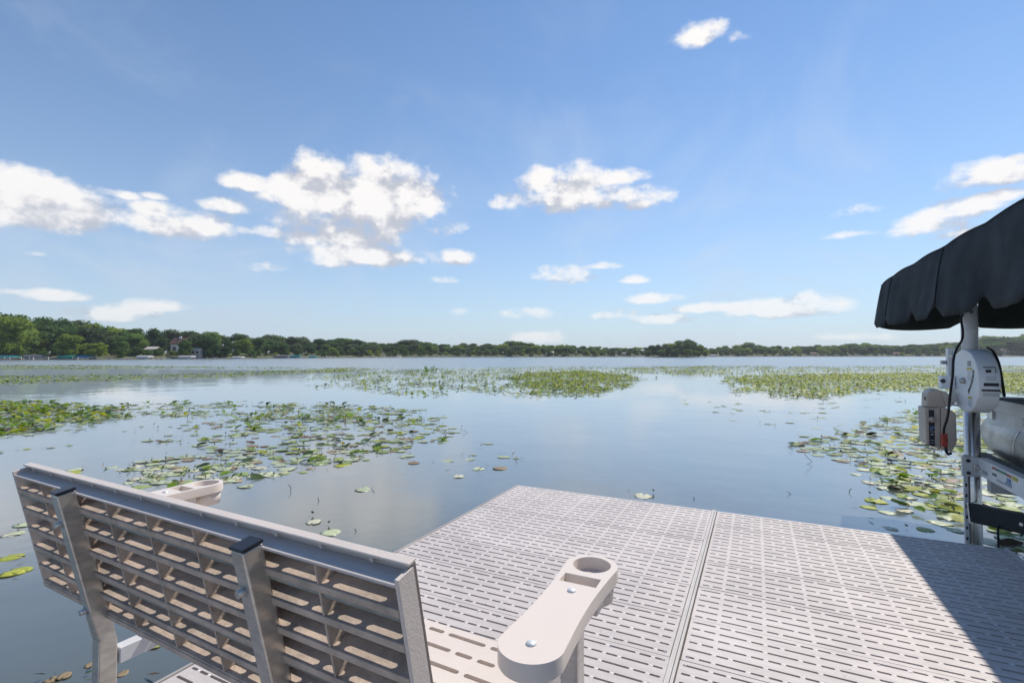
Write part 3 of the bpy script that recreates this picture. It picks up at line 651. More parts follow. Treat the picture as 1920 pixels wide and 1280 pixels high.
def leaf_mesh(seed, m_):
    """raised, folded heart shaped leaf standing out of the water: local z up, tip forward"""
    q = random.Random(seed); mb = MB(); fold = q.uniform(.1,.6); curl = q.uniform(.05,.45); rows = 6; vs = []
    for i in range(rows+1):
        s_ = i/rows; w = (math.sin(math.pi*min(1, s_*.9+.12))**.75)*.62; y = -.75+1.6*s_
        zc = curl*(s_**2)*.6
        for j in (-2,-1,0,1,2):
            x = w*j/2; vs.append((x*math.cos(fold*abs(j)/2*.9), y, zc+abs(x)*math.sin(fold)*.9 + .03*q.uniform(-1,1)))
    fs = [(i*5+j, i*5+j+1, (i+1)*5+j+1, (i+1)*5+j) for i in range(rows) for j in range(4)]
    mb.add(vs, fs, 0, True); me = bpy.data.meshes.new('lily_leaf'); me.from_pydata(mb.v, [], mb.f)
    me.polygons.foreach_set('use_smooth', [True]*len(mb.f)); me.materials.append(MT[m_]); me.update(); return me
PADM = {k: [pad_mesh(k*10+i, 'pad%d' % k) for i in range(4)] for k in range(5)}
LEAFM = {k: [leaf_mesh(k*10+i+100, 'lf%d' % k) for i in range(4)] for k in range(4)}
ZN = {'left':'in the left edge bed','middle':'in the middle bed','centre':'in the central bed','strip':'in the left strip','right':'in the right bed','thin':'in the thin right scatter','near right':'in the lift-side bed','single':'alone on open water'}
CN = ['pale green','green','yellow-green','withered brown','blotched cream']
def vis(x, y, z=WATER):
    d = depth_of(x, y)
    if d < .3: return False
    u = ((x-CAM.x)*_c-(y-CAM.y)*_s)/d
    if abs(u) > 1.06: return False
    if -.05 < x < 3.05 and y < .05: return False
    # hidden behind the dock's far edge
    k = (0-CAM.z)/(z-CAM.z); hx = CAM.x+(x-CAM.x)*k; hy = CAM.y+(y-CAM.y)*k
    return not (0 < hx < 3.0 and hy < 0.0)
def clear_of_dock(x, y): return not (-.15 < x < 3.12 and y < .14)
flat = [f for f in flat if clear_of_dock(f[0], f[1])]; up = [f for f in up if clear_of_dock(f[0], f[1])]
flat.sort(key=lambda f: (not vis(f[0], f[1]), depth_of(f[0], f[1]))); up.sort(key=lambda f: (not vis(f[0], f[1]), depth_of(f[0], f[1])))
SINGLE_LABELS = {
 3: 'curled brown pad standing on open water', 4: 'blotched cream pad floating alone on open water'}
def where_word(x, y):
    d = depth_of(x, y); px = 960+F*((x-CAM.x)*_c-(y-CAM.y)*_s)/d
    if px > 1400: side = 'near the lift post' if px > 1740 else 'left of the motor' if px > 1600 else 'at the open water side'
    elif px > 760: side = 'beyond the dock corner'
    elif px > 440: side = 'right of the left armrest'
    elif px > 230: side = 'above the left armrest'
    else: side = 'left of the bench'
    return ', '+side+(', close by' if d < 6 else ', midway' if d < 9.5 else '')
for k, (x, y, c_, z_) in enumerate(flat[:300]):
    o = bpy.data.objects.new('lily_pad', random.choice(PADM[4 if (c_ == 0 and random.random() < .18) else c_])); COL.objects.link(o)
    s_ = random.uniform(.06,.115) if z_ != 'single' else random.uniform(.09,.12)*(.27 if depth_of(x,y) < 2.9 else .72 if depth_of(x,y) < 5 and x < -.5 else 1)
    o.location = (x, y, WATER+random.uniform(.001,.006)); o.rotation_euler = (R(random.gauss(0,1.0)), R(random.gauss(0,1.0)), random.uniform(0,6.28)); o.scale = (s_, s_, s_)
    cc = int(o.data.materials[0].name in ('pad_blotched',)) and 4 or c_
    tag(o, ('small ' if s_ < .075 else 'broad ' if s_ > .100 else '')+CN[cc]+' lily pad '+ZN[z_]+where_word(x, y), 'lily pad', 'lily pads floating '+ZN[z_])
for k, (x, y, c_, z_) in enumerate(up[:200]):
    dead = random.random() < .12
    o = bpy.data.objects.new('lily_leaf', random.choice(LEAFM[3 if dead else c_])); COL.objects.link(o)
    s_ = random.uniform(.07,.12); o.location = (x, y, WATER+random.uniform(.012,.03))
    o.rotation_euler = (R(random.uniform(-6,14)), R(random.gauss(0,9)), random.uniform(0,6.28)); o.scale = (s_, s_, s_)
    tag(o, ('dead brown' if dead else ['dark green','bright green','yellow-green'][c_])+' folded leaf raised '+ZN[z_]+where_word(x, y), 'lily leaf', 'raised lily leaves '+ZN[z_])
def stuff_mesh(lst, name, mats, kind, label):
    n = len(lst); 
    if not n: return
    A = np.array([(a,b_) for a,b_,_,_ in lst]); C_ = np.array([c for _,_,c,_ in lst])
    K = 8
    ang = np.arange(K)*2*np.pi/K
    if kind == 'f':
        rad = rng.uniform(.045,.11,n)[:,None]*(1+.1*rng.normal(size=(n,K)))
        th = rng.uniform(0,2*np.pi,n)[:,None]
        X = rad*np.cos(ang+th); Y = rad*np.sin(ang+th)*.9
        tx = rng.normal(scale=.035,size=(n,1)); ty = rng.normal(scale=.035,size=(n,1))
        Z = X*tx+Y*ty+ rng.uniform(.003,.012,n)[:,None]
    else:
        rad = rng.uniform(.055,.11,n)[:,None]
        lx_ = rad*np.cos(ang)*.62; ly_ = rad*np.sin(ang)*1.0; lz_ = np.abs(np.cos(ang))*rad*rng.uniform(.1,.6,(n,1))
        tl = np.radians(rng.uniform(0,24,n))[:,None]; th = rng.uniform(0,2*np.pi,n)[:,None]
        y2 = ly_*np.cos(tl)-lz_*np.sin(tl); z2 = ly_*np.sin(tl)+lz_*np.cos(tl)
        X = lx_*np.cos(th)-y2*np.sin(th); Y = lx_*np.sin(th)+y2*np.cos(th); Z = z2+rng.uniform(.02,.06,n)[:,None]
    V = np.stack([X+A[:,:1], Y+A[:,1:], Z+WATER], 2).reshape(-1,3)
    me = bpy.data.meshes.new(name); me.vertices.add(n*K); me.vertices.foreach_set('co', V.ravel())
    me.loops.add(n*K); me.loops.foreach_set('vertex_index', np.arange(n*K, dtype=np.int32))
    me.polygons.add(n); me.polygons.foreach_set('loop_start', np.arange(0,n*K,K, dtype=np.int32)); me.polygons.foreach_set('loop_total', np.full(n,K, dtype=np.int32))
    for m_ in mats: me.materials.append(MT[m_])
    me.polygons.foreach_set('material_index', C_.astype(np.int32)); me.update(calc_edges=True)
    o = bpy.data.objects.new(name, me); COL.objects.link(o); tag(o, label, 'lily pads' if kind == 'f' else 'lily leaves', None, 'stuff')
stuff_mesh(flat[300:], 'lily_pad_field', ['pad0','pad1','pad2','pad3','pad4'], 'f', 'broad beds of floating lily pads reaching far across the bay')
stuff_mesh(up[200:], 'lily_leaf_field', ['lf0','lf1','lf2'], 'u', 'raised green and yellow-green lily leaves standing among the far pads')
deb = []
for (x, y, c_, z_) in flat:
    if depth_of(x, y) < 30:
        for _ in range(2):
            if random.random() < .55: deb.append((x+random.gauss(0,.12), y+random.gauss(0,.12)))
def debris():
    n = len(deb); A = np.array(deb); th = rng.uniform(0,6.28,n); l = rng.uniform(.012,.05,n); w = rng.uniform(.006,.016,n); h = rng.uniform(.004,.05,n)
    ca, sa = np.cos(th), np.sin(th); V = []
    for (a_, b_, hh) in ((-1,0,0.0),(0,-1,.5),(1,0,1.0),(0,1,.6)):
        V.append(np.stack([A[:,0]+a_*l*ca-b_*w*sa, A[:,1]+a_*l*sa+b_*w*ca, WATER+.012+h*hh], 1))
    V = np.stack(V, 1).reshape(-1,3)
    me = bpy.data.meshes.new('pad_debris'); me.from_pydata(V.tolist(), [], np.arange(n*4).reshape(-1,4).tolist())
    for m_ in ('lf0','lf3','stem','pad3'): me.materials.append(MT[m_])
    me.polygons.foreach_set('material_index', rng.choice(4, n, p=[.4,.25,.2,.15]).astype(np.int32)); me.update()
    o = bpy.data.objects.new('pad_debris', me); COL.objects.link(o); tag(o, 'small dark leaf tips, buds and withered bits among the lily pads', 'leaf bits', None, 'stuff')
debris()
print('pads', len(flat), 'leaves', len(up))

# yellow lily flowers, twigs and reeds
for i, (px, py) in enumerate(((1160-600,771),(648,784),(643,832),(352,778))):
    p = on_z(px, py, WATER+.06); t_ = thing('lily_flower', 'small yellow lily flower standing among the green leaves', 'flower', (p.x,p.y,WATER), 0, 'yellow lily flowers')
    mb = MB()
    for k in range(6):
        a = k*math.pi/3; mb.add([(0,0,.05),(.03*math.cos(a-.5),.03*math.sin(a-.5),.075),(.035*math.cos(a),.035*math.sin(a),.095),(.03*math.cos(a+.5),.03*math.sin(a+.5),.075)], [(0,1,2,3)])
    mb.build('petals', MT['yflower'], t_, fix=False); MB().tube([(0,0,-.1),(0,0,.05)], .006, 6).build('stem', MT['stem'], t_)
TW = [([(1473,887),(1471,862),(1473,844)], 'thin upright twig standing alone in open water'),
      ([(1476,921),(1483,925),(1474,928)], 'small bent twig near the far dock edge'),
      ([(1508,851),(1523,866),(1510,871)], 'v-shaped bent stem left of the lift side pads'),
      ([(596,932),(597,937),(600,941)], 'tiny bent stem tip left of the dock corner'),
      ([(541,908),(546,915),(543,922)], 'short stem with a dark leaf beyond the bench armrest'),
      ([(665,991),(668,995),(665,999)], 'tiny v-shaped stem beside the pale pad near the dock'),
      ([(302,890),(292,897),(304,905)], 'bent dark stem above the left armrest'),
      ([(248,865),(254,874),(246,882)], 'dark forked stem left of the left armrest'),
      ([(1300,931),(1302,935),(1299,938)], 'tiny dark stem tip beyond the dock seam'),
      ([(1597,915),(1592,920),(1593,925)], 'small hooked stem left of the lift side pads')]
for pts, lab in TW:
    base = on_z(pts[-1][0], pts[-1][1], WATER); d = depth_of(base.x, base.y); P = []
    for (x, y) in pts: 
        q = at_depth(x, y, d); P.append(q)
    mn = min(q.z for q in P); P = [Vector((q.x, q.y, max(WATER-.02, q.z))) for q in P]
    P.append(P[-1]+Vector((0.005,0,-.06)))
    o = MB().tube(P, [.0035]*len(P), 6).build('water_stem', MT['stem']); tag(o, lab, 'stem')
p = on_z(806, 696, WATER); t_ = thing('reed_clump', 'small tuft of reeds rising from the far pad bed', 'reeds', (p.x,p.y,WATER))
for k in range(26):
    a = random.uniform(0,6.28); r0 = random.uniform(0,.45); h = random.uniform(.2,.55); l = random.uniform(.05,.3)
    MB().add([(r0*math.cos(a)-.012,r0*math.sin(a),-.2),(r0*math.cos(a)+.012,r0*math.sin(a),-.2),(r0*math.cos(a)*1.1+l*math.cos(a)+.008,(r0+l*.7)*math.sin(a),h*.8),((r0+l*1.7)*math.cos(a),(r0+l*1.2)*math.sin(a),h)], [(0,1,2,3)]).build('blade', MT['lf1'], t_, fix=False)

# ------------------------------------------------------------------ the dock
SL, SS, SG = .096, .041, .0135
def slots_for(width, pattern, margin=.012):
    if pattern == 'A': seq = [.083, SS] + [SL, SL, SS, SS]*8
    else: seq = [.030, SS, SL] + [SS, SS, SL, SL]*8
    x = margin; out = []
    for s_ in seq:
        e = min(x+s_, width-margin)
        if e-x > .018: out.append((x, e))
        x += s_+SG
        if x > width-margin-.02: break
    return out
def slot_plate(mb, W_, H_, rows, r=.0042, th=.012, back=False, dots=False, pat0=0):
    """slotted sheet in x (0..W), y (0..H), top at z=0"""
    rh = H_/rows
    for j in range(rows):
        y0 = j*rh; y1 = y0+rh; yc = (y0+y1)/2; sl = slots_for(W_, 'A' if (j+pat0) % 2 == 0 else 'B')
        ed = [0]+[(sl[i][1]+sl[i+1][0])/2 for i in range(len(sl)-1)]+[W_]
        for i, (a, b_) in enumerate(sl):
            xa, xb = ed[i], ed[i+1]; q = r*.45
            hole = [(a+r*.7,yc-r),(b_-r*.7,yc-r),(b_,yc-q),(b_,yc+q),(b_-r*.7,yc+r),(a+r*.7,yc+r),(a,yc+q),(a,yc-q)]
            rc = [(xa,y0),(xb,y0),(xb,y1),(xa,y1)]
            vt = [(x,y,0) for x,y in rc+hole]; vb = [(x,y,-th) for x,y in rc+hole]
            ft = [(0,1,5,4),(1,2,7,6),(2,3,9,8),(3,0,11,10),(1,6,5),(2,8,7),(3,10,9),(0,4,11)]
            mb.add(vt, ft)
            if back: mb.add(vb, [tuple(reversed(f)) for f in ft])
            mb.add([(x,y,0) for x,y in hole]+[(x,y,-th) for x,y in hole], [((k+1)%8,k,8+k,8+(k+1)%8) for k in range(8)])
            if dots and i:
                x = xa; w = .0045; h_ = .0036
                mb.add([(x-w,yc-h_,0.0002),(x+w,yc-h_,0.0002),(x+w,yc+h_,0.0002),(x-w,yc+h_,0.0002),(x,yc,.0016)], [(0,1,4),(1,2,4),(2,3,4),(3,0,4)], 1)
    # outer walls
    mb.add([(0,0,0),(W_,0,0),(W_,H_,0),(0,H_,0),(0,0,-.034),(W_,0,-.034),(W_,H_,-.034),(0,H_,-.034)], [(0,4,5,1),(1,5,6,2),(2,6,7,3),(3,7,4,0)])
PITCHP = .3049
def plank_src(W_):
    mb = MB(); slot_plate(mb, W_, .3005, 6, dots=True, pat0=1, r=.0052)
    # ribs underneath
    for j in range(7):
        y = min(max(j*.0501, .003), .2975); mb.box(.004, W_-.004, y-.0015, y+.0015, -.034, -.0125)
    me_o = mb.build('plank', [MT['dock'], MT['dot']], fix=False); 
    mb = MB()
    for (x, y) in [(.02,.022),(.02,.275),(W_-.02,.022),(W_-.02,.275),(W_*.42,.03),(W_*.48,.03),(W_*.54,.03),(W_*.42,.270),(W_*.48,.270),(W_*.54,.270),(W_*.86,.028),(W_*.86,.272)]:
        vs = [(x+.0050*math.cos(k*math.pi/4), y+.0042*math.sin(k*math.pi/4), .0009) for k in range(8)]
        mb.add(vs, [tuple(range(8))]); mb.add(vs+[(a,b_,-.001) for a,b_,_ in vs], [(k,8+k,8+(k+1)%8,(k+1)%8) for k in range(8)])
    sc = mb.build('screws', MT['screw'], me_o, fix=False); sc['kind'] = 'stuff'
    return me_o, sc
def dock_section(x0, x1, label, first, nplk=16):
    t_ = thing('dock_section', label, 'dock', (x0, 0, 0))
    W_ = first[2]; src, sc, _ = first
    for k in range(nplk):
        o = src if (src.parent is None and k == 0) else None
        if o is None:
            o = src.copy(); COL.objects.link(o); s2 = sc.copy(); COL.objects.link(s2); s2.parent = o
        o.parent = t_; o.location = (.012+random.uniform(-.0012,.0012), -(k+1)*PITCHP+random.uniform(-.0009,.0009)-.004, random.uniform(-.0008,.0008))
        o.rotation_euler = (random.uniform(-.0012,.0012), random.uniform(-.0006,.0006), 0)
    wd = x1-x0; L_ = nplk*PITCHP
    for s_, (a, b_) in (('l', (0,.0095)), ('r', (wd-.0155, wd))):
        mb = MB(); mb.box(a, b_, -L_-.01, -.0, -.13, .0035); mb.box(a+(b_-a)*.35, a+(b_-a)*.62, -L_-.01, -.001, .0035, .0062)
        mb.build('side_rail', MT['rail'], t_)
    MB().box(.0097, wd-.0157, -.006, .0, -.13, -.002).build('end_rail', MT['alu_w'], t_)
    for k in range(nplk//4+1):
        y = -.06-k*1.18; MB().box(.0097, wd-.0157, y-.025, y+.025, -.10, -.040).build('crossbeam', MT['alu'], t_)
    for (x, y) in ((.05,-.10),(wd-.05,-.10),(.05,-3.6),(wd-.05,-3.6)):
        MB().tube([(x,y,-3.6),(x,y,-.101)], .022, 10).build('leg', MT['alu'], t_)
    return t_
PW = 1.4675
ps, psc = plank_src(PW)
S1 = dock_section(0.0, 1.4985, 'left half of the pale slotted plastic dock, under the bench', (ps, psc, PW))
S2 = dock_section(1.5015, 2.9965, 'right half of the pale slotted plastic dock, partly in canopy shade', (ps, psc, PW))
for o in S2.children:
    if o.name.startswith('plank'): o.location.x = .0155+random.uniform(-.0012,.0012)

# ------------------------------------------------------------------ the bench
BO = Vector((0.142, -3.112, 0)); BRZ = R(-2.008)
bench = thing('dock_bench', 'beige slatted plastic bench with metal legs and two cup holder armrests, seen from behind', 'bench', BO, BRZ)
# local: x along the bench, y forward (lake side), z up.  back panel plane
TILT = math.atan2(.066, .30)
BT = .303
def back_frame(name='back_panel'):
    o = bpy.data.objects.new(name, None); return o
# panel mesh is made in (u along x, v up the panel, n rearward); map to bench local
V_UP = Vector((0, -math.sin(TILT), math.cos(TILT))); V_N = Vector((0, -math.cos(TILT), -math.sin(TILT)))
B0 = Vector((0, .0125, .797)) - V_UP*BT             # lower front corner of the plate
PM = Matrix(((1, V_UP.x, -V_N.x*-1, 0), (0, V_UP.y, V_N.y, 0), (0, V_UP.z, V_N.z, 0), (0,0,0,1)))
def pp(u, v, n): return B0 + Vector((u,0,0)) + V_UP*v + V_N*n
DEP = .035
mb = MB(); tmp = MB(); slot_plate(tmp, 1.22, BT, 6, r=.0060, th=.0035, back=True)
keep = [i for i, f in enumerate(tmp.f)]
tv = [pp(x, y, -z if z > -.02 else DEP*0+.0045) for x, y, z in tmp.v]
nout = len(tmp.f)-4
mb.v = [tuple(v) for v in tv]; mb.f = tmp.f[:nout]; mb.m = tmp.m[:nout]; mb.sm = tmp.sm[:nout]
panel = mb.build('back_panel', MT['bench'], bench, fix=False)
def pbox(u0,u1,v0,v1,n0,n1, name, m_, parent, bevel=0):
    c = [pp(u,v,n) for n in (n0,n1) for (u,v) in ((u0,v0),(u1,v0),(u1,v1),(u0,v1))]
    return MB().add(c, [(0,3,2,1),(4,5,6,7),(0,1,5,4),(1,2,6,5),(2,3,7,6),(3,0,4,7)]).build(name, m_, parent, bevel)
rh = BT/6
pbox(0,1.22,BT,BT+.0045,-.001,.0135,'top_lip',MT['bench'],panel,.0012)
pbox(.004,1.216,BT-.017,BT-.013,.0046,DEP,'top_flange',MT['dock'],panel,.0008)  # dock grey on the beige bench, sky reflection put into the colour
pbox(.004,1.216,.002,.007,.0046,DEP,'bottom_flange',MT['bench_rib'],panel,.0008)
for j in range(6):
    vc = rh*(j+.5)
    pbox(.006,1.2135,vc-.0265,vc-.0225,.0046,DEP-.001,'rib',MT['bench_rib'],panel,.0006)
    pbox(.006,1.2135,vc-.0330,vc-.0215,DEP-.0009,DEP+.0022,'rib_lip',MT['bench_rib'],panel,.0006)
for j in (2,5):
    v = rh*(j+.5)-.043
    pbox(.008,1.212,v,v+.0085,.022,.033,'stiffener',MT['teal'],panel,.001)
nweb = 8
for i in range(nweb+1):
    u = .004+(1.212-.0)*i/nweb
    if i in (0, nweb): continue
    pbox(u-.002,u+.002,.007,BT-.017,.005,DEP+.0008,'web',MT['bench_rib'],panel)
for a, b_ in ((.0,.006),(1.2135,1.22)):
    pbox(a,b_,0,BT-.004,.0046,DEP+.001,'end_wall',MT['bench'],panel,.001)
for i in range(1, 24):
    if i % 2: pbox(.05*i,.05*i+.006,BT-.0070,BT-.0005,.0068,.0130,'moulding_nub',MT['bench'],panel)
# seat
mb = MB(); slot_plate(mb, 1.22, .305, 6, r=.0058, th=.012)
seat = mb.build('seat_panel', MT['bench'], bench, loc=(0,.138,.442), fix=False)
for j in range(7):
    MB().box(.004,1.216,min(.301,max(.002,j*.0508))-.0015,min(.301,max(.002,j*.0508))+.0015,-.034,-.0125).build('rib', MT['bench_rib'], seat)
# legs
LW = .031
def leg_poly(y_off=0.0, zfoot=0.003):
    d = .036
    return [(-.044,.777),(-.012,.783),(.056,.497),(.0705,.430),(.0715,zfoot),(.0345,zfoot),(.0345,.440),(.022,.493)]
for lx_ in (.298, .918):
    poly = leg_poly(); mb = MB(); mb.prism([(lx_, y-.006, z) for y, z in poly], (LW,0,0))
    lg = mb.build('leg', MT['steel'], bench, bevel=.003, seg=3)
    c = MB(); c.prism([(lx_-.0012,-.0515,.7775),(lx_-.0012,-.0165,.7842),(lx_-.0012,-.0175,.7895),(lx_-.0012,-.0530,.7825)], (LW+.0024,0,0)); c.build('end_cap', MT['cap'], lg, bevel=.0018)
    for (y, z) in ((-.034,.715),(.012,.515)):
        b_ = MB(); b_.tube([(lx_+LW*.42,y+.006,z),(lx_+LW*.42,y-.012,z-.003)], .0062, 10)
        bo = b_.build('bolt', MT['steel'], lg); n_ = MB(); n_.tube([(lx_+LW*.42,y+.006,z),(lx_+LW*.42,y-.002,z-.0015)], .0105, 6, smooth=False); n_.build('nut', MT['alu'], bo)
    h = MB(); h.tube([(lx_-.0006,.030,.55-.035),(lx_+.001,.030,.55-.035)], .006, 12); h.build('bolt_hole', MT['blacklab'], lg)
    # seat support running forward and a front leg
    MB().box(lx_+.001, lx_+LW-.001, .069, .43, .372, .4075).build('seat_support', MT['alu_w'], bench, bevel=.002)
    MB().box(lx_, lx_+LW, .40, .436, .003, .3715).build('front_leg', MT['steel'], bench, bevel=.002)
MB().box(-.12, 1.34, .30, .325, .338, .3712).build('cross_tube', MT['alu_w'], bench, bevel=.002)
# armrests
def armrest(cx, mir, label):
    zt = .640; th = .026
    a = thing('armrest', None, None, (cx, 0, 0)); a.parent = bench
    del_keys = [k for k in a.keys()]
    for k in del_keys: del a[k]
    if label: a['label'] = label
    # outline: rear round end r .047, narrow waist, front cup ring r .054
    n = 24; rr, rf = .0510, .0530; yr, yf = .165, .468
    out = []
    for k in range(n+1):
        an = math.pi + math.pi*k/n; out.append((rr*math.cos(an), yr+rr*math.sin(an)))
    for s_ in np.linspace(.08,.95,9):
        y = yr+(yf-yr)*s_; x = rr + (rf-rr)*s_**2 - .007*math.sin(math.pi*s_); out.append((x, y))
    for k in range(n+1):
        an = -.1 + (math.pi+.2)*k/n; out.append((rf*math.cos(an), yf+rf*math.sin(an)))
    for s_ in np.linspace(.95,.08,9):
        y = yr+(yf-yr)*s_; x = rr + (rf-rr)*s_**2 - .007*math.sin(math.pi*s_); out.append((-x, y))
    hole = [(.0385*math.cos(2*math.pi*k/28), yf+.003+.0385*math.sin(2*math.pi*k/28)) for k in range(28)]
    rect = [(-.036,.377),(.036,.377),(.036,.413),(-.036,.413)]
    bm = bmesh.new()
    def loop(pts, z): return [bm.verts.new((x,y,z)) for x,y in pts]
    def edges(vs): return [bm.edges.new((vs[i], vs[(i+1)%len(vs)])) for i in range(len(vs))]
    o1 = loop(out, zt); h1 = loop(hole, zt); r1 = loop(rect, zt)
    es = edges(o1)+edges(h1)+edges(r1)
    bmesh.ops.triangle_fill(bm, use_beauty=True, edges=es)
    def wall(top, depth, shrink=0.0, smooth=True):
        c = sum((v.co.xy for v in top), Vector((0,0)))/len(top); bot = [bm.verts.new((v.co.x+(c.x-v.co.x)*shrink, v.co.y+(c.y-v.co.y)*shrink, zt-depth)) for v in top]
        for i in range(len(top)):
            f = bm.faces.new((top[i], top[(i+1)%len(top)], bot[(i+1)%len(top)], bot[i])); f.smooth = smooth
        return bot
    wall(o1, th); hb = wall(h1, .062, .06); rb = wall(r1, .045, .0, False); bm.faces.new(hb); bm.faces.new(rb)
    bmesh.ops.recalc_face_normals(bm, faces=bm.faces)
    me = bpy.data.meshes.new('arm_top'); bm.to_mesh(me); bm.free(); me.materials.append(MT['arm'])
    for p_ in me.polygons:
        if abs(p_.normal.z) < .5: p_.use_smooth = True
    ob = bpy.data.objects.new('arm_top', me); COL.objects.link(ob); ob.parent = a
    bv = ob.modifiers.new('bevel','BEVEL'); bv.width = .0055; bv.segments = 4; bv.limit_method = 'ANGLE'; bv.angle_limit = R(50)
    # outside of the cup and tray, underside plate
    mb = MB(); mb.tube([(0,yf+.003,zt-th-.0005),(0,yf+.003,zt-.066)], [.0455,.0425], 28); mb.build('cup', MT['arm'], a)
    mb = MB(); mb.prism([(-.040,.372,zt-th-.0005),(.040,.372,zt-th-.0005),(.040,.418,zt-th-.0005),(-.040,.418,zt-th-.0005)], (0,0,-.024)); mb.build('tray', MT['arm'], a, bevel=.002)
    mb = MB(); mb.prism([(x*.96, yr+(y-yr)*.985, zt-th+.0005) for x, y in out], (0,0,-.0025)); mb.build('underside', MT['arm'], a)
    for y in (.163,.346):
        mb = MB(); vs = []; 
        for j in range(5):
            t_ = j/4*math.pi/2
            for k in range(14): vs.append((.0085*math.cos(t_)*math.cos(k*2*math.pi/14), y+.0085*math.cos(t_)*math.sin(k*2*math.pi/14), zt+.0003+.0042*math.sin(t_)))
        mb.add(vs, [(j*14+k, j*14+(k+1)%14, (j+1)*14+(k+1)%14, (j+1)*14+k) for j in range(4) for k in range(14)], 0, True); mb.build('bolt_head', MT['alu_w'], a)
    # supports
    MB().box(-.015,.019,.200,.236,.33,zt-th-.0025).build('arm_post', MT['alu'], a, bevel=.002)
    MB().box(-.015,.019,.325,.361,.33,zt-th-.0025).build('arm_post', MT['alu'], a, bevel=.002)
    MB().box(-.015,.019,.2362,.3248,.338,.372).build('arm_brace', MT['alu_w'], a, bevel=.002)
    return a
for cx, ang in ((1.303, 2.4), (-.048, 1.0)):
    a_ = armrest(cx, 1, None); a_.rotation_euler.z = R(ang); a_.location.x = cx + .468*math.sin(R(ang)); a_.location.y = .468*(1-math.cos(R(ang)))

# ------------------------------------------------------------------ boat lift
PX, PY = 3.133, .940
lift = thing('boat_lift', 'aluminium boat lift with round post, white winch wheel and black fabric canopy', 'boat lift', (0,0,0))
mb = MB(); mb.tube([(PX,PY,-2.2),(PX,PY,1.80)], .0455, 28); post = mb.build('post', MT['alu'], lift)
mb = MB(); mb.tube([(PX,PY,1.06),(PX,PY,1.41)], .039+.008, 28); mb.build('upper_sleeve', MT['white'], post)
mb = MB(); mb.tube([(PX,PY,1.411),(PX,PY,1.47)], .049, 28); mb.build('sleeve_collar', MT['alu'], post)
mb = MB(); mb.tube([(PX-.048,PY-.018,1.37),(PX-.046,PY-.020,1.37)], .011, 10); mb.tube([(PX+.0,PY-.052,1.37),(PX,PY-.047,1.37)], .011, 10); mb.build('pin', MT['cap'], post)
# slotted strip along the lower post
mb = MB(); mb.box(PX-.062,PX-.040,PY-.048,PY-.026,-2.2,.36); st = mb.build('slot_strip', MT['alu_w'], lift)
for k in range(9):
    z = .30-.075*k; MB().box(PX-.0565,PX-.0465,PY-.0492,PY-.0481,z-.011,z+.011).build('slot', MT['cap'], st)
# clamp at the beam
cl = MB().box(PX-.078,PX+.02,PY-.072,PY-.0495,.215,.352).build('clamp_plate', MT['alu_w'], lift, bevel=.002)
for z in (.24,.325):
    MB().tube([(PX-.045,PY-.0725,z),(PX-.045,PY-.079,z)], .013, 6, smooth=False).build('bolt', MT['cap'], cl)
MB().tube([(PX-.005,PY-.0725,.285),(PX+.0,PY-.125,.285)], .011, 10).build('bolt', MT['alu'], cl)
MB().box(PX-.022,PX+.012,PY-.098,PY-.0727,.262,.306).build('bracket', MT['alu'], cl, bevel=.003)
# side beam towards the viewer, with its stickers
beam = MB().box(PX+.004,PX+.062,-5.0,PY-.0732,.235,.352).build('side_beam', MT['alu_w'], lift, bevel=.003)
def sticker(y0,y1,z0,z1,m_):
    MB().box(PX+.0018,PX+.0038,min(y0,y1),max(y0,y1),z0,z1).build('sticker', MT[m_], beam)
sticker(.62,.56,.325,.340,'redlab'); sticker(.555,.42,.325,.340,'greenlab'); sticker(.415,.355,.322,.338,'redlab'); sticker(.34,.27,.318,.340,'yellow')
sticker(.62,.56,.285,.300,'blacklab'); sticker(.555,.35,.262,.272,'greylab'); sticker(.43,.35,.276,.286,'bluelab'); sticker(.62,.565,.305,.318,'white'); sticker(.78,.70,.262,.285,'greylab')
sticker(.41,.36,.290,.312,'bluelab')
# bunk under the pontoon
MB().box(3.20,3.31,-5.0,1.25,.215,.335).build('bunk', MT['carpet'], lift, bevel=.01)
# dark rubber bumper arm with stand rod
b0 = on_y(1826,961,PY-.10); p1 = Vector((3.42,.35,b0.z+.055))
dirv = (p1-b0).normalized(); side = Vector((0,0,1)).cross(dirv).normalized(); upv = dirv.cross(side)
mb = MB(); 
def obox(c0, c1, hw, hh): 
    vs = []
    for c in (c0, c1):
        for a, b_ in ((-1,-1),(1,-1),(1,1),(-1,1)): vs.append(c+side*hw*a+upv*hh*b_)
    return vs
FB = [(0,3,2,1),(4,5,6,7),(0,1,5,4),(1,2,6,5),(2,3,7,6),(3,0,4,7)]
mb.add(obox(b0, b0+dirv*1.1, .03, .062), FB); bump = mb.build('bumper', MT['rubber'], lift, bevel=.004)
for s_ in (-1,1): MB().add(obox(b0+upv*.042*s_, b0+dirv*1.1+upv*.042*s_, .0325, .006), FB).build('bumper_ridge', MT['rubber'], bump)
MB().add(obox(b0-dirv*.012, b0-dirv*.001, .034, .068), FB).build('bumper_end_plate', MT['alu'], bump)
pr_ = b0+dirv*.32-side*.031
MB().tube([pr_+side*.002, pr_-side*.008], .012, 8).build('bolt', MT['alu'], bump)
q0 = on_y(1871,985,PY-.28)
MB().tube([q0, (q0.x+.004,q0.y,-2.0)], .0065, 8).build('support_rod', MT['rubber'], lift)

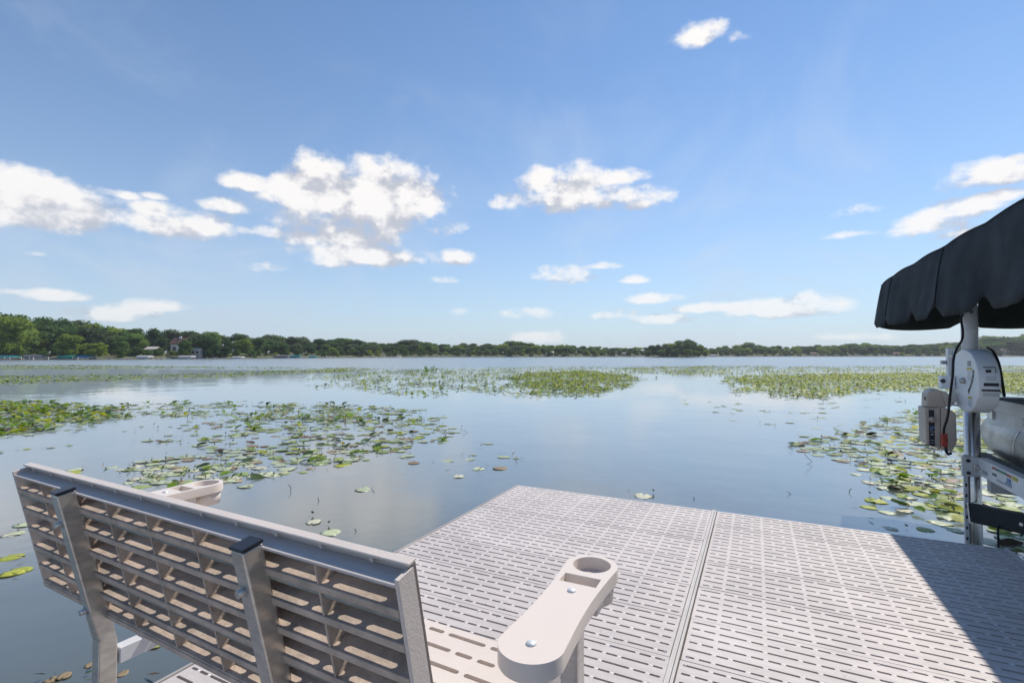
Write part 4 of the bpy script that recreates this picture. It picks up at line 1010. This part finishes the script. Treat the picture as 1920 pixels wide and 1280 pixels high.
# winch wheel housing: axis along X
wh = thing('winch_housing', None, None, (0,0,0)); wh.parent = lift
for k in list(wh.keys()): del wh[k]
WX0, WX1 = 3.0, 3.108
WC = on_x(1808, 712, WX0); WY = .605; WZ = .895; WR = .207
WYC = (on_x(1783,700,WX0).y + on_x(1834,700,WX0).y)/2; WYR = abs(on_x(1783,700,WX0).y - on_x(1834,700,WX0).y)/2
def prof(k, n, s_=1.0):
    a = 2*math.pi*k/n; ca, sa = math.cos(a), math.sin(a)
    e = 2.08
    return (WYC+WYR*s_*math.copysign(abs(ca)**(2/e), ca), WZ+WR*s_*math.copysign(abs(sa)**(2/e), sa))
n = 48
mb = MB(); mb.prism([(WX0,)+prof(k,n) for k in range(n)], (WX1-WX0,0,0), smooth=True)
drum = mb.build('wheel_cover', MT['white'], wh, bevel=.008, seg=3)
for p_ in drum.data.polygons: p_.use_smooth = len(p_.vertices) == 4
MB().tube([(WX0-.001,WYC-.01,WZ),(WX0-.022,WYC-.01,WZ)], [.021,.017], 16).build('axle_hub', MT['steel'], drum)
def onface(y, z, w, h, m_, name='decal'):
    MB().box(WX0-.0016,WX0-.0004,y-w/2,y+w/2,z-h/2,z+h/2).build(name, MT[m_], drum)
yn = WYC-WYR*.42
onface(yn, WZ+.115, .055,.035,'greylab'); onface(yn, WZ+.082,.085,.014,'yellow')
for k in range(6): onface(yn, WZ+.066-.011*k, .08-(k%3)*.014, .0035,'greylab')
onface(yn, WZ-.105,.062,.013,'yellow')
for k in range(4): onface(yn, WZ-.122-.012*k, .062, .0035,'greylab' if k < 2 else 'bluelab')
mb = MB()      # curved arrow
ac = [(WYC-WYR*(.70-.0*s_)+ .10*s_*s_*1.0, WZ+.075-.145*s_) for s_ in np.linspace(0,1,9)]
for i in range(8):
    (ya,za),(yb,zb) = ac[i],ac[i+1]
    if i < 7: mb.prism([(WX0-.0005,ya-.011,za),(WX0-.0005,ya-.005,za),(WX0-.0005,yb-.005,zb),(WX0-.0005,yb-.011,zb)], (-.0012,0,0)); mb.prism([(WX0-.0005,ya+.005,za),(WX0-.0005,ya+.012,za),(WX0-.0005,yb+.012,zb),(WX0-.0005,yb+.005,zb)], (-.0012,0,0))
    if i % 2 == 0: mb.prism([(WX0-.0005,ya-.011,za),(WX0-.0005,ya+.011,za),(WX0-.0005,ya+.011,za-.006),(WX0-.0005,ya-.011,za-.006)], (-.0012,0,0))
ye, ze = ac[7]; mb.prism([(WX0-.0005,ye-.022,ze+.006),(WX0-.0005,ye+.022,ze-.002),(WX0-.0005,ye+.012,ze-.034)], (-.0012,0,0))
mb.build('arrow_print', MT['blacklab'], drum, fix=False)
# labels on the rim that faces the dock (towards -Y)
ry = WYC-WYR-.0012
def onrim(x, z, w, h, m_):
    k = (z-WZ)/WR; yy = WYC-WYR*(max(0,1-abs(k)**2.08))**(1/2.08)
    MB().box(x-w/2,x+w/2,yy-.0028,yy-.0004,z-h/2,z+h/2).build('label', MT[m_], drum)
xm = (WX0+WX1)/2+.006
onrim(xm, WZ+.094, .060,.006,'blacklab'); onrim(xm-.008, WZ+.070, .026,.020,'blacklab'); onrim(xm+.026, WZ+.066, .003,.044,'blacklab')
onrim(xm, WZ-.012, .070,.020,'blacklab'); onrim(xm, WZ-.048,.088,.012,'blacklab')
for k in range(3): onrim(xm, WZ+.034-.009*k, .052-.01*(k%2), .003,'greylab'); onrim(xm, WZ-.066-.008*k, .074, .0025,'greylab')
# mounting plate and brackets at the left
def boxpx(xl,yt,xr,yb,Y,dY,m_,name,par,bev=.003):
    a = on_y(xl,yt,Y); b_ = on_y(xr,yb,Y); return MB().box(min(a.x,b_.x),max(a.x,b_.x),Y,Y+dY,min(a.z,b_.z),max(a.z,b_.z)).build(name, MT[m_], par, bevel=bev)
boxpx(1777,652,1792,705,.92,.05,'white','mount_plate',wh)
boxpx(1765,704,1791,729,.74,.07,'white','bracket_block',wh,.004)
MB().tube([on_y(1768,714,.738), on_y(1768,714,.736)], .015, 12).build('bracket_hole', MT['cap'], wh)
boxpx(1765,676,1780,683,.93,.03,'alu','metal_tab',wh,.001)
mb = MB(); mb.prism([on_y(x,y,.72) for x,y in ((1783,730),(1790,729),(1800,752),(1799,762),(1782,760))], (0,.012,0)); mb.build('gusset', MT['alu'], wh)
MB().tube([on_y(1792,756,.72), on_y(1792,756,.70)], .010, 8).build('bolt', MT['alu'], wh)
MB().tube([on_y(1781,667,.92), on_y(1781,667,.895)], .014, 8).build('bolt', MT['steel'], wh)

# drive motor
mo = thing('lift_motor', 'tan gear motor box with a black label hanging left of the winch wheel', 'motor', (0,0,0))
Ym = .66
def q(x, y): 
    v = on_y(x, y, Ym); return (v.x, Ym, v.z)
mb = MB(); mb.prism([q(1734,764),(q(1757,764)),q(1764,762),q(1764,842),q(1737,833)], (0,.17,0)); mb.prism([q(1764.3,762),q(1780,766),q(1793,775),q(1795,826),q(1792,836),q(1785,847),q(1764.3,842)], (0,.16,0))
body = mb.build('housing', MT['tan'], mo, bevel=.009, seg=3)
mb = MB(); mb.prism([q(1737,763.5),q(1738,738),q(1744,731),q(1756,729),q(1764,731),q(1769,742),q(1773,757),q(1776,764)], (0,.13,0)); top = mb.build('gear_case', MT['tan'], mo, bevel=.012, seg=4)
mb = MB(); mb.prism([q(1764,732),q(1776,735),q(1785,745),q(1786,762),q(1774,764)], (0,.10,0)); mb.build('gear_case_rear', MT['tan'], mo, bevel=.01, seg=3)
v = Vector(q(1738.5,747)); MB().tube([v+Vector((-.006,.03,0)), v+Vector((-.010,.03,0))], .013, 14).build('shaft_hole', MT['cap'], mo)
def lab(x0,y0,x1,y1,m_,o=.002, name='label'):
    a, b_ = Vector(q(x0,y0)), Vector(q(x1,y1)); MB().box(min(a.x,b_.x),max(a.x,b_.x),Ym-o,Ym-.0005,min(a.z,b_.z),max(a.z,b_.z)).build(name, MT[m_], body, bevel=.0006)
lab(1741,768,1753,836,'blacklab'); lab(1743,799,1752,803,'bluelab',.003); lab(1744,808,1752,810,'greylab',.003); lab(1745,813,1750,815,'white',.003); lab(1743,824,1753,826,'greylab',.003); lab(1744,829,1752,830,'white',.003); lab(1743,804.5,1749,805.5,'white',.003)
v = Vector(q(1747,786)); mb = MB(); mb.tube([v+Vector((0,-.0035,0)), v+Vector((0,-.012,0))], .020, 20); mb.build('dial', MT['tan'], mo, bevel=.002)
mb = MB(); mb.tube([v+Vector((-.012,-.0125,.012)), v+Vector((.006,-.026,-.004))], [.011,.009], 10); mb.build('switch_lever', MT['tan'], mo)
# cables
def smooth(pts, n=8):
    P = [Vector(p) for p in pts]; P = [P[0]]+P+[P[-1]]; out = []
    for i in range(1, len(P)-2):
        for k in range(n):
            t_ = k/n; out.append(.5*((2*P[i])+(-P[i-1]+P[i+1])*t_+(2*P[i-1]-5*P[i]+4*P[i+1]-P[i+2])*t_**2+(-P[i-1]+3*P[i]-3*P[i+1]+P[i+2])*t_**3))
    out.append(P[-2]); return out
Yc = .36
cp = [on_y(1805,588,.86), on_y(1802,600,.86), on_y(1805,618,.84), on_y(1804,636,.8), on_y(1795,652,.6), on_y(1788,672,Yc), on_y(1786,705,Yc), on_y(1781,745,.45), on_y(1777,780,.50), on_y(1770,803,.54), on_y(1770,813,.55)]
c1 = MB(); c1.tube(smooth(cp), .0072, 10); cab = c1.build('power_cable', MT['cable']); tag(cab, 'black power cable looping from the canopy past the winch to the motor', 'cable')
a, b_ = on_y(1770,812,.55), on_y(1773,838,.55)
mb = MB(); mb.box(a.x-.015,a.x+.016,.535,.567,b_.z+.004,a.z); mb.box(a.x-.011,a.x+.012,.531,.571,b_.z+.03,a.z-.03); mb.build('red_connector', MT['red'], cab, bevel=.004)
MB().tube(smooth([on_y(1773,836,.55), on_y(1774,845,.55), on_y(1778,851,.56), on_y(1783,849,.58)]), .0085, 10).build('cable_end', MT['cable'], cab)
c2 = MB(); c2.tube(smooth([on_y(1852,652,.75), on_y(1862,660,.6), on_y(1872,680,.5), on_y(1878,710,.5), on_y(1883,742,.6)]), .0085, 10)
o = c2.build('lift_cable', MT['cable']); tag(o, 'black cable curving down the right side of the winch wheel', 'cable')
MB().tube([(PX-.052,PY-.03,1.245),(PX+.0,PY-.0525,1.245),(PX+.045,PY-.03,1.245)], .003, 6).build('zip_tie', MT['white'], post)

# canopy over the lift
def canopy():
    XL, XR, Y1, Y0 = 2.95, 6.05, 2.80, -3.9
    ze = 1.848
    cross = []   # (kind, x, zfrac) profile left bottom -> top -> right bottom
    nv = 9; nr = 16; ny = 150
    cus = lambda Y: abs(math.sin(math.pi*(Y-2.30)/.735))
    rr_ = random.Random(5)
    def prof_at(Y, endf):
        pts = []
        zb = 1.325 + .012*(Y+.4) + .085*(1-min(1, cus(Y)*1.7))**1.2 - .012*cus(Y)
        dip = .0
        top = ze - .015*(1-cus(Y)) - endf*.17
        for i in range(nv):
            f_ = i/nv
            fold = (.020*math.sin(Y*4.3+1.1+f_*1.5)+.013*math.sin(Y*7.7+2-f_*2)+.005*math.sin(Y*19+f_*3))*(1-f_)**1.2
            flare = .03*(1-f_)
            pts.append((XL - flare + fold + .02*f_**3, Y, zb+(top-zb)*f_))
        for i in range(nr+1):
            s_ = i/nr; x = XL+.02+(XR-XL-.04)*s_
            pts.append((x, Y, top + (.36-.2*endf)*math.sin(math.pi*s_)**.8 - .02*math.sin(math.pi*s_)*(1-cus(Y))))
        for i in range(nv):
            f_ = 1-(i+1)/nv; fold = .02*math.sin(Y*9+.4)*(1-f_)
            pts.append((XR+.03*(1-f_)+fold-.02*f_**3, Y, zb-.01+(top-zb+.01)*f_))
        return pts
    vs = []; Ys = list(np.linspace(Y1, Y0, ny)); npf = nv*2+nr+1
    for i, Y in enumerate(Ys):
        e = max(0, (Y-2.25)/(Y1-2.25)); e = e*e*.25
        vs += prof_at(Y, e)
    fs = [(i*npf+j, i*npf+j+1, (i+1)*npf+j+1, (i+1)*npf+j) for i in range(ny-1) for j in range(npf-1)]
    mb = MB(); mb.add(vs, fs, 0, True)
    # far end valance: hangs outward from the end bow
    end = vs[:npf]; top = [end[j] for j in range(nv, nv+nr+1)]; ne = 8; ev = []
    zt0 = [p[2] for p in top]
    full = [end[j] for j in range(nv, nv+nr+1)]
    dense = []
    for j in range(len(full)-1):
        for k in range(3):
            a_, b2 = Vector(full[j]), Vector(full[j+1]); dense.append(a_.lerp(b2, k/3))
    dense.append(Vector(full[-1]))
    for i in range(ne+1):
        f_ = i/ne
        for p_ in dense:
            cu = abs(math.sin(math.pi*(p_.x-XL)/.775)); zb = 1.36 + .07*(1-min(1,cu*2.2))**1.3 - .03*cu
            ev.append((p_.x - .02*f_*(1 if p_.x < XL+.1 else 0), p_.y+.30*f_**.8+.02*math.sin(p_.x*14)*f_, p_.z+(zb-p_.z)*f_))
    m_ = len(dense)
    mb.add(ev, [(i*m_+j, i*m_+j+1, (i+1)*m_+j+1, (i+1)*m_+j) for i in range(ne) for j in range(m_-1)], 0, True)
    # corner gusset joining side and end valance at the far left and far right
    for sgn, ev0, sd in ((1, 0, [vs[nv-i] for i in range(nv+1)]), (-1, m_-1, [vs[nv+nr+i] for i in range(nv)]+[vs[npf-1]])):
        gv = []
        for i in range(ne+1):
            a_ = Vector(sd[min(nv, round(i*nv/ne))]); b2 = Vector(ev[i*m_+ev0])
            for k in range(4): gv.append(a_.lerp(b2, k/3))
        mb.add(gv, [(i*4+j, i*4+j+1, (i+1)*4+j+1, (i+1)*4+j) for i in range(ne) for j in range(3)], 0, True)
    o = mb.build('canopy', MT['canvas'], lift); sm_ = o.modifiers.new('thick', 'SOLIDIFY'); sm_.thickness = .003
    # seams on the near side valance
    for Y in (2.30,.83,-.64):
        k = min(range(ny), key=lambda i: abs(Ys[i]-Y)); col = vs[k*npf:k*npf+nv+1]
        mb = MB(); mb.tube([(x-.0035, y, z) for x, y, z in col], .0035, 6); mb.build('seam', MT['canvas'], o)
    mb = MB(); mb.tube([(vs[k*npf+nv][0]-.001, vs[k*npf+nv][1], vs[k*npf+nv][2]-.004) for k in range(0, ny, 3)], .005, 6); mb.build('eave_seam', MT['canvas'], o)
    # frame inside
    for x in (XL+.09, XR-.09):
        MB().tube([(x,-3.7,1.70),(x,2.6,1.70)], .018, 8).build('canopy_rail', MT['alu'], lift)
    for Y in (PY, -.7, -3.2, 2.55):
        MB().tube([(XL+.09,Y,1.70),(3.7,Y,1.97),(4.5,Y,2.08),(5.3,Y,1.97),(XR-.09,Y,1.70)], .014, 8).build('canopy_bow', MT['alu'], lift)
    MB().tube([(PX,PY,1.46),(PX+.42,PY-.05,1.70)], .012, 8).build('canopy_brace', MT['alu'], lift)
canopy()
for (x, y) in ((5.85,PY),(PX,-4.2),(5.85,-4.2)):
    MB().tube([(x,y,-2.2),(x,y,1.75)], .0455, 20).build('post', MT['alu'], lift)
MB().box(5.80,5.86,-5.0,PY-.05,.235,.352).build('side_beam', MT['alu_w'], lift, bevel=.003)
for y in (PY-.07, -4.2): MB().box(PX+.063,5.799,y-.03,y+.03,.12,.199).build('cross_beam', MT['alu_w'], lift)
MB().box(5.45,5.65,-5.0,1.3,.20,.262).build('bunk', MT['carpet'], lift)

# pontoon boat resting on the lift
boat = thing('pontoon_boat', 'grey aluminium pontoon boat raised on the lift behind the winch post', 'boat', (0,0,0))
def pontoon(xc):
    zc, r_ = .455, .205; pts = []; rads = []
    for y, rr in ((-5.2,r_),(-3,r_),(-1,r_),(.7,r_),(.95,r_*.985),(1.15,r_*.93),(1.33,r_*.82),(1.48,r_*.62),(1.58,r_*.36),(1.62,r_*.08)):
        pts.append((xc, y, zc+(r_-rr)*.35)); rads.append(rr)
    mb = MB(); mb.tube(pts, rads, 36); tb = mb.build('pontoon', MT['pontoon'], boat)
    for y in (.69,-.9,-2.5): MB().tube([(xc,y-.008,zc),(xc,y+.008,zc)], r_+.0025, 36).build('weld_band', MT['alu'], tb)
    MB().box(xc-.02,xc+.02,-5.2,1.2,zc-r_-.025,zc-r_+.01).build('keel', MT['pontoon'], tb)
    return tb
pontoon(3.47); pontoon(5.35)
mb = MB(); mb.box(3.28,5.55,-5.2,1.27,.712,.742); deck = mb.build('deck', MT['deckgrey'], boat)
MB().box(3.262,3.279,-5.2,1.29,.672,.752).build('deck_trim', MT['white'], deck, bevel=.004)
MB().box(3.262,5.55,1.271,1.29,.672,.752).build('deck_trim', MT['white'], deck, bevel=.004)
MB().box(3.30,3.318,-5.2,1.20,.560,.7115).build('side_riser', MT['alu_w'], boat, bevel=.002)
for y in (1.1,.6,.1,-.4):
    br = MB().box(3.284,3.2995,y-.03,y+.03,.60,.66).build('hinge_plate', MT['alu'], boat, bevel=.002)
for y in (.7,0,-.8,-1.6,-2.4): MB().box(3.32,5.5,y-.03,y+.03,.655,.7115).build('cross_member', MT['alu'], boat)
for x in (3.36,5.46):
    for z in (.95,1.25): MB().tube([(x,-5.0,z),(x,-1.4,z)], .014, 8).build('railing', MT['alu'], boat)
    for y in (-5.0,-3.8,-2.6,-1.4): MB().tube([(x,y,.743),(x,y,1.25)], .014, 8).build('rail_post', MT['alu'], boat)

# ------------------------------------------------------------------ thin summer haze over the lake
def haze():
    c = Vector((CAM.x + 170*_s, CAM.y + 170*_c, 0)); m = bpy.data.materials.new('haze'); m.use_nodes = True; t = m.node_tree; t.nodes.clear()
    o_ = t.nodes.new('ShaderNodeOutputMaterial'); v = t.nodes.new('ShaderNodeVolumePrincipled'); v.inputs['Color'].default_value = (0.86,0.91,0.97,1)
    v.inputs['Density'].default_value = 0.00028; v.inputs['Anisotropy'].default_value = 0.3; t.links.new(v.outputs[0], o_.inputs['Volume'])
    mb = MB(); mb.box(-1550,1550,-100,1450,WATER-4.6,26); o = mb.build('haze', m); o['kind'] = 'stuff'; o['label'] = 'thin summer haze over the lake'
haze()
